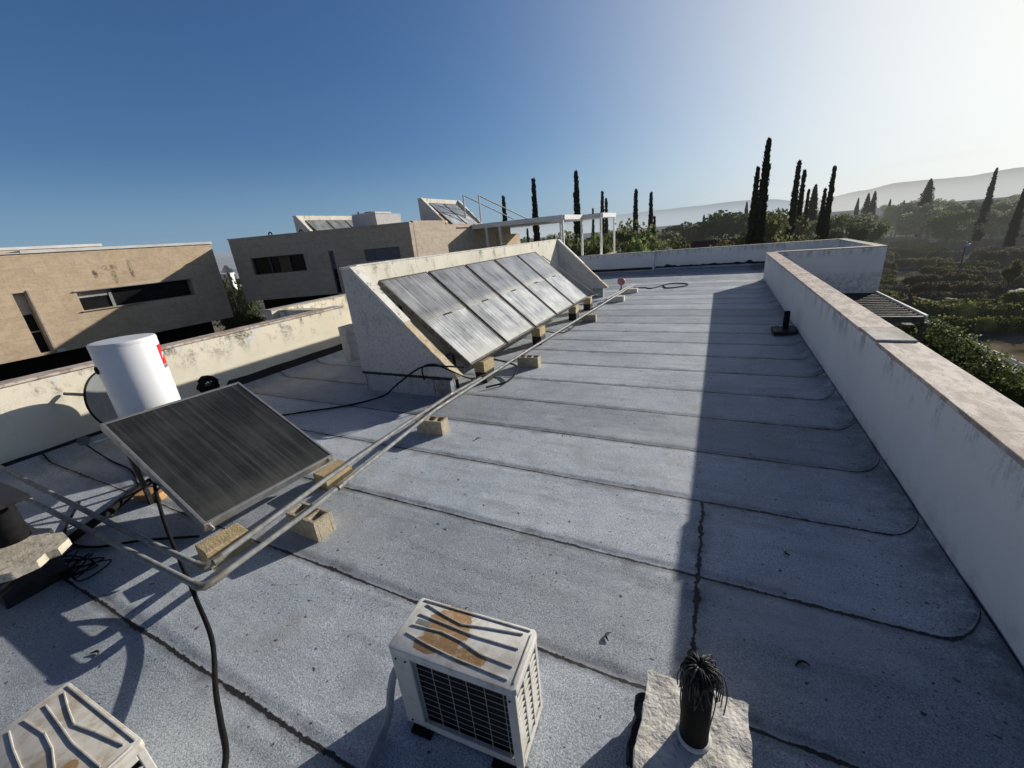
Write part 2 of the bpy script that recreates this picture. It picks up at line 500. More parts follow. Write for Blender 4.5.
def mat_ground():
    t = NT('ground')
    o = t.coord()
    x, y, z = t.xyz(o)
    n1 = t.noise(o, 0.16, 7, 0.7)
    n2 = t.noise(o, 1.7, 6, 0.7)
    col = t.mix(t.ss(n1, 0.38, 0.62), (0.055, 0.06, 0.035), (0.14, 0.115, 0.08))
    col = t.mix(t.ss(n2, 0.4, 0.65, 0, 0.7), col, (0.02, 0.028, 0.012))
    n3 = t.noise(o, 0.09, 4, 0.5)
    col = t.mix(t.ss(n3, 0.53, 0.62, 0, 0.8), col, (0.30, 0.235, 0.165))
    d2 = t.math('ADD', t.math('MULTIPLY', x, x), t.math('MULTIPLY', y, y))
    dist = t.math('SQRT', d2)
    d = t.n('ShaderNodeBsdfDiffuse'); t.put(d.inputs[0], col)
    e = t.n('ShaderNodeEmission'); t.put(e.inputs[0], (0.40, 0.46, 0.52)); e.inputs[1].default_value = 1.0  # distance haze painted into the ground as a glow
    mx = t.n('ShaderNodeMixShader')
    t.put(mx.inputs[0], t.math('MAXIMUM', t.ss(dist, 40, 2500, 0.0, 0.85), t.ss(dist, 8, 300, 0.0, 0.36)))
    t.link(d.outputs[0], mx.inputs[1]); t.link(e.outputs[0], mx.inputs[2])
    t.link(mx.outputs[0], t.out.inputs[0])
    return t.m

def mat_ac_top(name, patches, pale=(0.82, 0.80, 0.74), dirtc=(0.40, 0.36, 0.29), dirt=0.55):
    """painted lid with flaked rust; patches = [(cx, cy, rx, ry)] in local metres"""
    t = NT(name)
    o = t.coord()
    x, y, z = t.xyz(o)
    n = t.noise(o, 14, 6, 0.7)
    nf = t.noise(o, 60, 4, 0.7)
    col = t.mix(t.ss(t.noise(o, 6, 6, 0.72), 0.42, 0.66, 0, dirt), pale, dirtc)
    for (cx, cy, rx, ry) in patches:
        a = t.math('DIVIDE', t.math('SUBTRACT', x, cx), rx)
        b = t.math('DIVIDE', t.math('SUBTRACT', y, cy), ry)
        d = t.math('ADD', t.math('MULTIPLY', a, a), t.math('MULTIPLY', b, b))
        d = t.math('ADD', d, t.math('MULTIPLY', t.math('SUBTRACT', n, 0.5), 1.9))
        rust = t.mix(t.ss(nf, 0.35, 0.65), (0.42, 0.24, 0.10), (0.30, 0.16, 0.065))
        rust = t.mix(t.ss(t.noise(o, 35, 4, 0.7), 0.52, 0.6, 0, 0.8), rust, (0.55, 0.42, 0.27))
        m = t.ss(t.math('ADD', d, t.math('MULTIPLY', t.math('SUBTRACT', nf, 0.5), 0.5)), 0.87, 0.93, 1.0, 0.0)
        col = t.mix(m, col, rust)
        halo = t.ss(d, 0.9, 1.3, 0.3, 0.0)
        col = t.mix(halo, col, (0.50, 0.36, 0.20))
    return t.fin(col, 0.6, 0, t.bump(nf, 0.1, 0.004), 0.35)

M = {}
M['membrane'] = mat_membrane()
M['white_wall'] = mat_stucco('white_render', (0.89, 0.885, 0.86), (0.83, 0.825, 0.80), 1.0, band=0.36, stain=(0.16, 0.155, 0.14), stain_amt=0.75, bump=0.16, streak=(5, 5, 0.45), th=0.475)
M['cream_wall'] = mat_stucco('cream_render', (0.93, 0.855, 0.68), (0.84, 0.765, 0.60), 1.12, band=0.62, stain=(0.09, 0.08, 0.06), stain_amt=0.95, th=0.48, streak=(2, 2, 1), peel=(0.80, 0.80, 0.78))
M['rack_wall'] = mat_stucco('mouldy_cream_render', (0.88, 0.83, 0.70), (0.74, 0.69, 0.57), 2.17, band=0.5, stain=(0.06, 0.055, 0.045), stain_amt=0.8, streak=(3, 3, 1))
M['spatter'] = mat_spatter('spatter_render', (0.61, 0.60, 0.58), (0.42, 0.42, 0.41))
M['cap'] = simple('weathered_cap', (0.90, 0.88, 0.82), (0.72, 0.69, 0.62), 5, 0.85, dirt=(0.14, 0.12, 0.09), dirt_amt=0.75, bump=0.4, bs=40)
M['cap_worn'] = simple('worn_rusty_cap', (0.66, 0.56, 0.40), (0.50, 0.36, 0.20), 6, 0.85, dirt=(0.80, 0.78, 0.70), dirt_amt=0.8, bump=0.5, bs=35)
M['coping'] = mat_coping()
M['coping_pale'] = simple('pale_coping', (0.60, 0.56, 0.50), (0.45, 0.40, 0.34), 4, 0.8, dirt=(0.15, 0.13, 0.11), bump=0.3)
M['bitumen'] = simple('bitumen', (0.014, 0.014, 0.015), (0.03, 0.03, 0.032), 12, 0.55, bump=0.6, bs=30)
M['aluminium'] = simple('dull_aluminium', (0.55, 0.55, 0.54), (0.36, 0.36, 0.35), 9, 0.42, 0.75, bump=0.05)
M['steel'] = simple('galvanised_pipe', (0.32, 0.33, 0.32), (0.21, 0.215, 0.21), 14, 0.62, 0.1, bump=0.1, dirt=(0.30, 0.26, 0.20), dirt_amt=0.4)
M['brass'] = simple('pipe_joint', (0.30, 0.28, 0.23), (0.18, 0.165, 0.14), 30, 0.5, 0.4, bump=0.2)
M['panel_frame'] = simple('weathered_frame', (0.13, 0.125, 0.115), (0.07, 0.068, 0.064), 7, 0.6, 0.1, bump=0.1, dirt=(0.45, 0.38, 0.27), dirt_amt=0.5)
M['dusty_glass'] = mat_collector('dusty_glass', (0.15, 0.155, 0.155), (0.83, 0.84, 0.82), (0.92, 0.92, 0.90), 1.0, 0.24, 0.85, edge=(0.06, 0.36, (0.62, 0.60, 0.50)))
M['dusty_glass_top'] = mat_collector('dusty_glass_upper', (0.11, 0.115, 0.12), (0.54, 0.55, 0.54), (0.76, 0.76, 0.75), 0.78, 0.24, 0.85, edge=(1.12, 1.28, (0.64, 0.61, 0.50)))
M['dark_glass'] = mat_collector('dark_glass', (0.013, 0.0145, 0.014), (0.062, 0.070, 0.073), (0.09, 0.098, 0.10), 0.36, 0.40, 0.15, edge=(0.05, 0.42, (0.075, 0.075, 0.068)))
M['collector_back'] = simple('collector_back', (0.10, 0.10, 0.10), (0.05, 0.05, 0.05), 8, 0.6)
M['concrete'] = simple('concrete_block', (0.56, 0.48, 0.35), (0.42, 0.355, 0.25), 14, 0.9, dirt=(0.16, 0.15, 0.13), bump=0.8, bs=70)
M['brick_tan'] = simple('tan_block', (0.60, 0.47, 0.27), (0.47, 0.36, 0.20), 16, 0.9, dirt=(0.22, 0.18, 0.12), bump=0.8, bs=60)
M['brick_orange'] = simple('orange_brick', (0.62, 0.36, 0.16), (0.48, 0.27, 0.12), 16, 0.9, bump=0.6, bs=60)
M['slab'] = simple('rough_slab', (0.90, 0.86, 0.77), (0.72, 0.67, 0.58), 9, 0.95, dirt=(0.22, 0.19, 0.15), dirt_amt=0.6, bump=0.7, bs=40)
M['tank'] = simple('white_enamel', (0.84, 0.84, 0.84), (0.79, 0.79, 0.79), 3, 0.35, bump=0.02, spec=0.5)
M['red'] = simple('red_label', (0.62, 0.02, 0.03), (0.55, 0.02, 0.025), 8, 0.5, bump=0)
M['red_dull'] = simple('faded_red_paint', (0.56, 0.25, 0.26), (0.42, 0.18, 0.19), 20, 0.6)
M['white'] = simple('white_paint', (0.80, 0.80, 0.79), (0.70, 0.70, 0.69), 5, 0.6, bump=0.05)
M['white_metal'] = simple('white_metal', (0.78, 0.78, 0.77), (0.66, 0.66, 0.64), 3, 0.5, bump=0.04)
M['grey_plastic'] = simple('grey_plastic', (0.25, 0.25, 0.25), (0.18, 0.18, 0.18), 8, 0.5)
M['dish'] = simple('dish_grey', (0.24, 0.25, 0.25), (0.19, 0.20, 0.20), 4, 0.5, bump=0.04)
M['rubber'] = simple('black_rubber', (0.008, 0.008, 0.008), (0.015, 0.015, 0.015), 20, 0.75, bump=0.1, spec=0.15)
M['cable'] = simple('sun_bleached_cable', (0.012, 0.011, 0.010), (0.16, 0.148, 0.128), 26, 0.7, bump=0.1)
M['dark_metal'] = simple('dark_metal', (0.03, 0.03, 0.03), (0.06, 0.055, 0.05), 10, 0.5, 0.4, bump=0.2)
M['ac_paint'] = simple('ac_paint', (0.70, 0.68, 0.62), (0.62, 0.60, 0.54), 5, 0.5, bump=0.05, dirt=(0.40, 0.37, 0.31), dirt_amt=0.4)
M['ac_top'] = mat_ac_top('ac_lid_rusty', [(-0.095, 0.03, 0.125, 0.145), (0.065, -0.075, 0.10, 0.042), (-0.15, -0.085, 0.08, 0.04)])
M['ac_top2'] = mat_ac_top('ac_lid_stained', [(0.16, -0.02, 0.035, 0.03)], (0.66, 0.63, 0.56), (0.36, 0.27, 0.17), 0.75)
M['coil'] = simple('dark_coil', (0.010, 0.010, 0.010), (0.020, 0.018, 0.016), 40, 0.6, 0.2)
M['wire'] = simple('guard_wire', (0.62, 0.60, 0.55), (0.46, 0.44, 0.40), 15, 0.5, bump=0)
M['rib'] = simple('lid_rib', (0.66, 0.64, 0.58), (0.50, 0.46, 0.39), 12, 0.55, bump=0.05)
M['slab_tan'] = simple('weathered_tan_slab', (0.66, 0.59, 0.47), (0.48, 0.42, 0.32), 7, 0.95, dirt=(0.16, 0.14, 0.11), dirt_amt=0.65, bump=0.5, bs=45)
M['sticker'] = simple('grey_sticker', (0.30, 0.30, 0.28), (0.20, 0.20, 0.19), 90, 0.6, bump=0)
M['hose_grey'] = simple('grey_insulation', (0.42, 0.43, 0.44), (0.34, 0.34, 0.35), 18, 0.7)
M['stone1'] = mat_cladding('stone_cladding', (0.60, 0.475, 0.33), (0.55, 0.435, 0.30), 0.7, 0.35, [(0, 7.45, 2.62, 0.28, 0.14), (0, 7.5, 2.35, 0.10, 0.36), (0, 8.05, 2.5, 0.09, 0.42), (0, 7.0, 2.45, 0.10, 0.18)])
M['stone2'] = mat_cladding('stone_cladding_cool', (0.56, 0.475, 0.37), (0.52, 0.44, 0.34), 0.6, 0.3)
M['dark_void'] = simple('shaded_void', (0.018, 0.017, 0.016), (0.03, 0.028, 0.025), 1.0, 0.9)  # near-black colour stands in for the shade under the overhangs
M['glass_dark'] = simple('window_glass', (0.010, 0.011, 0.012), (0.016, 0.017, 0.018), 1.5, 0.28, bump=0, spec=0.12)
M['dull_frame'] = simple('dull_window_frame', (0.34, 0.33, 0.31), (0.26, 0.25, 0.24), 5, 0.5, bump=0)
M['window_frame'] = simple('window_frame', (0.10, 0.10, 0.10), (0.07, 0.07, 0.07), 5, 0.5, bump=0)
M['shutter'] = simple('grey_shutter', (0.16, 0.17, 0.19), (0.13, 0.14, 0.155), 5, 0.6)
M['shutter_light'] = simple('light_shutter', (0.42, 0.42, 0.40), (0.35, 0.35, 0.33), 5, 0.6)
M['curtain'] = simple('tan_curtain', (0.16, 0.11, 0.06), (0.11, 0.075, 0.04), 12, 0.9)
M['plaster'] = simple('white_plaster', (0.72, 0.71, 0.68), (0.60, 0.59, 0.56), 1.5, 0.85)
M['pergola_dark'] = simple('dark_timber', (0.045, 0.042, 0.04), (0.07, 0.065, 0.06), 6, 0.7)
M['shade_cloth'] = simple('shade_cloth', (0.30, 0.28, 0.25), (0.14, 0.135, 0.125), 2.2, 0.9, dirt=(0.05, 0.05, 0.05), dirt_amt=0.8)
M['roof_tile'] = simple('red_roof_tile', (0.26, 0.12, 0.085), (0.20, 0.09, 0.07), 3, 0.8)
M['bark'] = mat_leaf('bark', (0.09, 0.07, 0.05), (0.05, 0.04, 0.03), 0.0, 8)
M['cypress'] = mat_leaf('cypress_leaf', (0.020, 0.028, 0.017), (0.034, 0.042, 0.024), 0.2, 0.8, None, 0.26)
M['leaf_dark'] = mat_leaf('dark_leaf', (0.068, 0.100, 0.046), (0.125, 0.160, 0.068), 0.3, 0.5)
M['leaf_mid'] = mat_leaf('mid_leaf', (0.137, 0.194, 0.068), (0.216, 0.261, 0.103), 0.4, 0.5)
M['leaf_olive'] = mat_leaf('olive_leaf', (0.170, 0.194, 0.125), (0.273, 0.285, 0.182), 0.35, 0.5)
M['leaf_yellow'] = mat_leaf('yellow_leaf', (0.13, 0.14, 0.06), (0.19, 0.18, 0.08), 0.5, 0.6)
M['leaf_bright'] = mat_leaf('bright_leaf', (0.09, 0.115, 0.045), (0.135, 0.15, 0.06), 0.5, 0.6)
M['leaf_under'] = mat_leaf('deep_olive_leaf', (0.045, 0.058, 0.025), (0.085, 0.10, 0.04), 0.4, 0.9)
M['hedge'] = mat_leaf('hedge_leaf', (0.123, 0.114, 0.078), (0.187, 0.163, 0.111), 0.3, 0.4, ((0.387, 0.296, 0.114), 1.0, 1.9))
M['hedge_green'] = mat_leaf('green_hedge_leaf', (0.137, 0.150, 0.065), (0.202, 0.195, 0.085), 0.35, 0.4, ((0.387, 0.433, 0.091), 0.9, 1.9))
M['hedge_grey'] = mat_leaf('grey_hedge_leaf', (0.187, 0.169, 0.137), (0.259, 0.221, 0.182), 0.3, 0.4)
M['flower'] = mat_leaf('white_petals', (0.550, 0.550, 0.500), (0.700, 0.700, 0.660), 0.4, 2.0)
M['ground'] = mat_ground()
M['rock'] = simple('pale_rock', (0.42, 0.36, 0.30), (0.30, 0.25, 0.20), 2.5, 0.9, bump=0.5, bs=12)
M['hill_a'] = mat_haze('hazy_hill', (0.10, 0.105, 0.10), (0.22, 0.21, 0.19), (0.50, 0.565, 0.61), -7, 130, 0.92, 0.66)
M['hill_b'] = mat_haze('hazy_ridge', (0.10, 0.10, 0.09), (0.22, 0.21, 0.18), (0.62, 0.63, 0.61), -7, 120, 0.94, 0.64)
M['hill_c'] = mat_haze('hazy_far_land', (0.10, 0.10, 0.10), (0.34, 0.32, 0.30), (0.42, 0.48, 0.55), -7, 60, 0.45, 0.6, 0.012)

# ------------------------------------------------------------------ camera
YAW, PIT, ROL, FPX, H = 0.477971163, 0.344264688, 0.0926333206, 408.228736, 2.4
cy_, sy_, cp_, sp_, cr_, sr_ = math.cos(YAW), math.sin(YAW), math.cos(PIT), math.sin(PIT), math.cos(ROL), math.sin(ROL)
fwd = Vector((-sy_ * cp_, cy_ * cp_, -sp_)); right = Vector((cy_, sy_, 0)); down = fwd.cross(right)
r2 = right * cr_ + down * sr_; d2 = right * -sr_ + down * cr_
cam = bpy.data.cameras.new('camera')
cam.sensor_fit = 'HORIZONTAL'; cam.sensor_width = 36.0; cam.lens = FPX / 1024 * 36.0
cam.clip_start = 0.05; cam.clip_end = 60000
co = bpy.data.objects.new('camera', cam); COL.objects.link(co)
co.matrix_world = Matrix(((r2.x, -d2.x, -fwd.x, 0), (r2.y, -d2.y, -fwd.y, 0), (r2.z, -d2.z, -fwd.z, H), (0, 0, 0, 1)))
scene.camera = co

# ------------------------------------------------------------------ light
SUN_AZ, SUN_EL = math.radians(29.5), math.radians(17.2)
sd = Vector((math.sin(SUN_AZ) * math.cos(SUN_EL), math.cos(SUN_AZ) * math.cos(SUN_EL), math.sin(SUN_EL)))
sl = bpy.data.lights.new('sun', 'SUN'); sl.energy = 5.0; sl.angle = math.radians(0.53); sl.color = (1.0, 0.94, 0.85)
so = bpy.data.objects.new('sun', sl); COL.objects.link(so)
so.rotation_euler = (-sd).to_track_quat('-Z', 'Y').to_euler(); so.location = (20, 40, 30)
w = bpy.data.worlds.new('World'); scene.world = w; w.use_nodes = True
nt = w.node_tree; nt.nodes.clear()
wo = nt.nodes.new('ShaderNodeOutputWorld'); bg = nt.nodes.new('ShaderNodeBackground')
sky = nt.nodes.new('ShaderNodeTexSky'); sky.sky_type = 'NISHITA'; sky.sun_disc = False
sky.sun_elevation = SUN_EL; sky.sun_rotation = SUN_AZ
sky.altitude = 100; sky.air_density = 1.0; sky.dust_density = 1.0; sky.ozone_density = 2.0
bg.inputs[1].default_value = 0.10
nt.links.new(sky.outputs[0], bg.inputs[0]); nt.links.new(bg.outputs[0], wo.inputs[0])
scene.view_settings.view_transform = 'Standard'; scene.view_settings.look = 'None'
scene.view_settings.exposure = 0.0; scene.view_settings.gamma = 1.0
# white balance of the hazy evening sky, its bright side rolled off, and a faint streak of cirrus
def vm(op, a, b=None):
    nd = nt.nodes.new('ShaderNodeVectorMath'); nd.operation = op
    for i, q in enumerate((a, b)):
        if q is None: continue
        if isinstance(q, bpy.types.NodeSocket): nt.links.new(q, nd.inputs[i])
        else: nd.inputs[i].default_value = q
    return nd.outputs[0]
sky.dust_density = 0.9; sky.air_density = 1.0; sky.ozone_density = 3.0
tint = vm('MULTIPLY', sky.outputs[0], (0.54, 0.77, 1.11))
den = vm('ADD', vm('MULTIPLY', tint, (0.040, 0.042, 0.044)), (1.0, 1.0, 1.0))
skyc = vm('DIVIDE', tint, den)
tcw = nt.nodes.new('ShaderNodeTexCoord')
sepw = nt.nodes.new('ShaderNodeSeparateXYZ'); nt.links.new(tcw.outputs['Generated'], sepw.inputs[0])
def ramp(v, a, b_, c, d_):
    nd = nt.nodes.new('ShaderNodeMapRange'); nd.interpolation_type = 'SMOOTHSTEP'
    nt.links.new(v, nd.inputs[0])
    for i, q in enumerate((a, b_, c, d_)): nd.inputs[i + 1].default_value = q
    return nd.outputs[0]
def mixc(f, a, c):
    nd = nt.nodes.new('ShaderNodeMix'); nd.data_type = 'RGBA'
    nt.links.new(f, nd.inputs[0])
    for i, q in ((6, a), (7, c)):
        if isinstance(q, bpy.types.NodeSocket): nt.links.new(q, nd.inputs[i])
        else: nd.inputs[i].default_value = q
    return nd.outputs[2]
# thick pale haze low down
skyc = mixc(ramp(sepw.outputs[2], 0.20, -0.02, 0.0, 0.45), skyc, (3.3, 5.0, 7.4, 1))
dsw = nt.nodes.new('ShaderNodeVectorMath'); dsw.operation = 'DOT_PRODUCT'
nt.links.new(tcw.outputs['Generated'], dsw.inputs[0]); dsw.inputs[1].default_value = tuple(sd)
def wmath(op, a, c):
    nd = nt.nodes.new('ShaderNodeMath'); nd.operation = op; nd.use_clamp = True
    for i, q in enumerate((a, c)):
        if isinstance(q, bpy.types.NodeSocket): nt.links.new(q, nd.inputs[i])
        else: nd.inputs[i].default_value = q
    return nd.outputs[0]
glow = wmath('MULTIPLY', wmath('POWER', wmath('MAXIMUM', dsw.outputs['Value'], 0.0), 6.5), 0.92)
skyc = mixc(glow, skyc, (10.0, 9.9, 9.4, 1))
# unseen sky behind the view: low band added to fill shaded walls, darkened above
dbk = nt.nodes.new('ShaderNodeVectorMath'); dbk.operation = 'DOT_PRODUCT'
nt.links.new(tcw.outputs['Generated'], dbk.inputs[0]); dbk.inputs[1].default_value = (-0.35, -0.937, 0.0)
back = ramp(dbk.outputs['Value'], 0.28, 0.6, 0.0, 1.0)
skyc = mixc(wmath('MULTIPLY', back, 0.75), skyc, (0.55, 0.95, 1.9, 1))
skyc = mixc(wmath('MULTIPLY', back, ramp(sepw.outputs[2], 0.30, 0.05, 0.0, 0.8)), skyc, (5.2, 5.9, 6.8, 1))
dk = nt.nodes.new('ShaderNodeMix'); dk.data_type = 'RGBA'; dk.blend_type = 'MULTIPLY'  # unseen overhead sky darkened to deepen the shade on the roof
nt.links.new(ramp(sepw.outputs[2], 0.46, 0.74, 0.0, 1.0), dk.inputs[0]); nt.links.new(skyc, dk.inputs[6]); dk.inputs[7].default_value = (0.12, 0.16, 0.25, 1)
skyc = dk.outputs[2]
# unseen sky beyond the sun, dimmed to lower the fill light
dfr = nt.nodes.new('ShaderNodeVectorMath'); dfr.operation = 'DOT_PRODUCT'
nt.links.new(tcw.outputs['Generated'], dfr.inputs[0]); dfr.inputs[1].default_value = (0.94, 0.34, 0.0)
skyc = mixc(ramp(dfr.outputs['Value'], 0.74, 0.94, 0.0, 0.75), skyc, (0.9, 1.5, 2.6, 1))
mpw = nt.nodes.new('ShaderNodeMapping'); nt.links.new(tcw.outputs['Generated'], mpw.inputs[0])
mpw.inputs['Rotation'].default_value = (0.0, 0.12, math.radians(28)); mpw.inputs['Scale'].default_value = (1.3, 1.3, 17.0)
nzw = nt.nodes.new('ShaderNodeTexNoise'); nt.links.new(mpw.outputs[0], nzw.inputs[0])
nzw.inputs['Scale'].default_value = 1.5; nzw.inputs['Detail'].default_value = 6; nzw.inputs['Roughness'].default_value = 0.55
mrw = nt.nodes.new('ShaderNodeMapRange'); mrw.interpolation_type = 'SMOOTHSTEP'
nt.links.new(nzw.outputs[0], mrw.inputs[0]); mrw.inputs[1].default_value = 0.5; mrw.inputs[2].default_value = 0.72; mrw.inputs[4].default_value = 0.30
dsun = nt.nodes.new('ShaderNodeVectorMath'); dsun.operation = 'DOT_PRODUCT'
nt.links.new(tcw.outputs['Generated'], dsun.inputs[0]); dsun.inputs[1].default_value = (0.36, 0.92, 0.10)
mr2 = nt.nodes.new('ShaderNodeMapRange'); mr2.interpolation_type = 'SMOOTHSTEP'
nt.links.new(dsun.outputs['Value'], mr2.inputs[0]); mr2.inputs[1].default_value = 0.93; mr2.inputs[2].default_value = 0.995
mmw = nt.nodes.new('ShaderNodeMath'); mmw.operation = 'MULTIPLY'
nt.links.new(mrw.outputs[0], mmw.inputs[0]); nt.links.new(mr2.outputs[0], mmw.inputs[1])
mxw = nt.nodes.new('ShaderNodeMix'); mxw.data_type = 'RGBA'
nt.links.new(mmw.outputs[0], mxw.inputs[0]); nt.links.new(skyc, mxw.inputs[6]); mxw.inputs[7].default_value = (8.3, 8.2, 7.8, 1)
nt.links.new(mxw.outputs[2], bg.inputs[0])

# =================================================================== SETTING
# ground, one sheet to the horizon (a little relief in the garden)
bm = B()
rs = [0, 8, 14, 20, 28, 38, 50, 65, 85, 110, 150, 210, 300, 450, 700, 1100, 1800, 3000, 6000, 12000, 26000]
NS = 96
ctr = bm.verts.new((0, 0, -7))
prev = None
for r in rs[1:]:
    ring = []
    for k in range(NS):
        a = 2 * PI * k / NS
        x, y = r * math.cos(a), r * math.sin(a)
        z = -7 + (mnoise.noise(Vector((x * 0.05, y * 0.05, 0))) * 0.5 if 14 < r < 700 else 0)
        ring.append(bm.verts.new((x, y, z)))
    for k in range(NS):
        if prev is None: bm.faces.new((ctr, ring[k], ring[(k + 1) % NS]))
        else: bm.faces.new((prev[k], ring[k], ring[(k + 1) % NS], prev[(k + 1) % NS]))
    prev = ring
g = obj('ground', bm, M['ground'], smooth=180); props(g, kind='structure')

def ridge(name, mat, prof, r0, r1, rough, seedz):
    """land rising from r0 to its crest at r1; prof = [(azimuth right of +y in degrees, elevation slope)]"""
    bm = B()
    a0, a1 = prof[0][0], prof[-1][0]
    NA, NR = 260, 14
    grid = []
    for i in range(NA + 1):
        a = a0 + (a1 - a0) * i / NA
        for (p, q) in zip(prof, prof[1:]):
            if p[0] <= a <= q[0]:
                t = (a - p[0]) / (q[0] - p[0]); t = t * t * (3 - 2 * t)
                s = p[1] + (q[1] - p[1]) * t
                break
        col = []
        ar = math.radians(a)
        for j in range(NR + 3):
            u = j / NR
            r = r0 + (r1 - r0) * u
            hh = s * r1 + 2.4
            prof_u = min(u, 1.0) ** 1.25 if u <= 1 else 1 - (u - 1) * 1.5
            nz = mnoise.fractal(Vector((a * 0.22, r * 0.004 + seedz, seedz)), 1.0, 2.0, 5)
            nz2 = mnoise.fractal(Vector((a * 1.4, r * 0.01 + seedz, seedz + 5)), 1.0, 2.0, 4)
            z = -8 + (hh + 8) * prof_u * (1 + rough * nz * (0.25 + 1.2 * u * (1.15 - u))) + rough * 14 * nz2 * u
            col.append(bm.verts.new((r * math.sin(ar), r * math.cos(ar), z)))
        grid.append(col)
    for c0, c1 in zip(grid, grid[1:]):
        for k in range(len(c0) - 1):
            bm.faces.new((c0[k], c1[k], c1[k + 1], c0[k + 1]))
    o = obj(name, bm, mat, smooth=180)
    return props(o, kind='structure')
ridge('hills', M['hill_a'], [(-40, .004), (-30, .014), (-24, .019), (-19, .0215), (-14, .0245), (-9.3, .0262), (-2.5, .0272), (1, .0285), (2.7, .028), (4.6, .025), (7.4, .0165), (10, .014), (16, .010), (30, .004)], 1400, 4200, 0.10, 1.0)
ridge('hills', M['hill_b'], [(2, .002), (6, .010), (9, .0155), (12.4, .0225), (15.2, .0285), (19.6, .0275), (22.8, .0305), (27, .034), (34, .036), (44, .028), (60, .01)], 1100, 3300, 0.10, 4.0)
ridge('hills', M['hill_c'], [(-80, .0), (-74, .012), (-66, .019), (-60, .0205), (-54, .018), (-47, .012), (-38, .0)], 700, 2600, 0.05, 8.0)

# ------------------------------------------------------------------ our roof
bm = B()
def strip(xs, zs, y0, y1, ny):
    cols = []
    for x, z in zip(xs, zs):
        cols.append([bm.verts.new((x, y0 + (y1 - y0) * k / ny, z)) for k in range(ny + 1)])
    for a, b in zip(cols, cols[1:]):
        for k in range(ny):
            bm.faces.new((a[k], b[k], b[k + 1], a[k + 1]))
xs = [-8.42, -8.30, -8.22, -8.1] + [-8 + 0.5 * i for i in range(19)] + [1.26, 1.33, 1.40, 1.47, 1.54, 1.60]
zs = [0.14, 0.06, 0.015, 0.0] + [0] * 19 + [0, 0.003, 0.012, 0.026, 0.046, 0.068]
strip(xs, zs, -4, 18.6, 60)
xs2 = [-8.42] + [-8 + 0.5 * i for i in range(26)] + [4.86]
strip(xs2, [0] * len(xs2), 18.6, 23.6, 10)
xs3 = xs2
yy = [23.6, 23.74, 23.82, 23.90, 23.99]; z4 = [0, .01, .05, .11, .17]
for i in range(4):
    a = [bm.verts.new((x, yy[i], z4[i])) for x in xs3]; b = [bm.verts.new((x, yy[i + 1], z4[i + 1])) for x in xs3]
    for k in range(len(xs3) - 1): bm.faces.new((a[k], a[k + 1], b[k + 1], b[k]))
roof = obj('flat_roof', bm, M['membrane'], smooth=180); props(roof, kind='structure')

# house body under the roof
hb = thing('house', 'rendered house under the grey felt roof, below the parapets', 'house', (0, 0, -7))
bm = B(); box(bm, -8.6, 1.86, -4.3, 18.9, 0, 6.9)
box(bm, -8.6, 5.08, 18.95, 24.3, 0, 6.9)
obj('wall', bm, M['plaster'], hb)

# --- right parapet
pw = thing('parapet_wall', 'long white rendered parapet on the right, topped with beige stone coping', 'parapet', (1.58, -4, 0))
def rel(o, th):
    o.matrix_parent_inverse = Matrix.Translation(-Vector(th.location))
    return o
bm = B(); box(bm, 1.58, 1.885, -4, 18.6, -0.4, 0.992)
rel(obj('wall', bm, M['white_wall'], pw), pw)
bm = B(); box(bm, 1.555, 1.905, -4, 5.42, 0.993, 1.032, 0.006)
box(bm, 1.555, 1.905, 6.0, 18.62, 0.993, 1.032, 0.006)
rel(obj('coping', bm, M['coping'], pw), pw)
bm = B(); box(bm, 1.545, 1.885, 5.40, 6.02, 1.020, 1.052, 0.006)
c = rel(obj('coping', bm, M['coping_pale'], pw), pw); c['label'] = 'raised pale coping slab lying proud of the others'
bm = B()
prev = None
for i in range(200):
    y = -3.5 + i * 0.111
    ww = 0.012 + 0.016 * max(0, mnoise.noise(Vector((y * 1.3, 0, 3)))) + (0.03 if y < 3 else 0.0) * max(0, mnoise.noise(Vector((y * 0.7, 5, 3))) + 0.2)
    a = bm.verts.new((1.574, y, 0.052 - ww * 0.3)); b = bm.verts.new((1.570, y, 0.055 + ww))
    if prev: bm.faces.new((prev[0], a, b, prev[1]))
    prev = (a, b)
rel(obj('bitumen_edge', bm, M['bitumen'], pw), pw)

# --- wall turning outward at the far end, with the far side wall
ew = thing('parapet_wall', 'short parapet corner jutting out to the right at the far end of the roof', 'parapet', (3.5, 18.6, 0))
bm = B(); box(bm, 1.908, 5.10, 18.6, 18.95, -3.9, 0.992)
box(bm, 4.84, 5.10, 18.953, 24.0, -3.9, 0.992)
rel(obj('wall', bm, M['white_wall'], ew), ew)
bm = B(); box(bm, 1.908, 5.12, 18.58, 18.97, 0.993, 1.025, 0.005)
box(bm, 4.82, 5.12, 18.973, 24.0, 0.993, 1.025, 0.005)
rel(obj('coping', bm, M['coping_pale'], ew), ew)

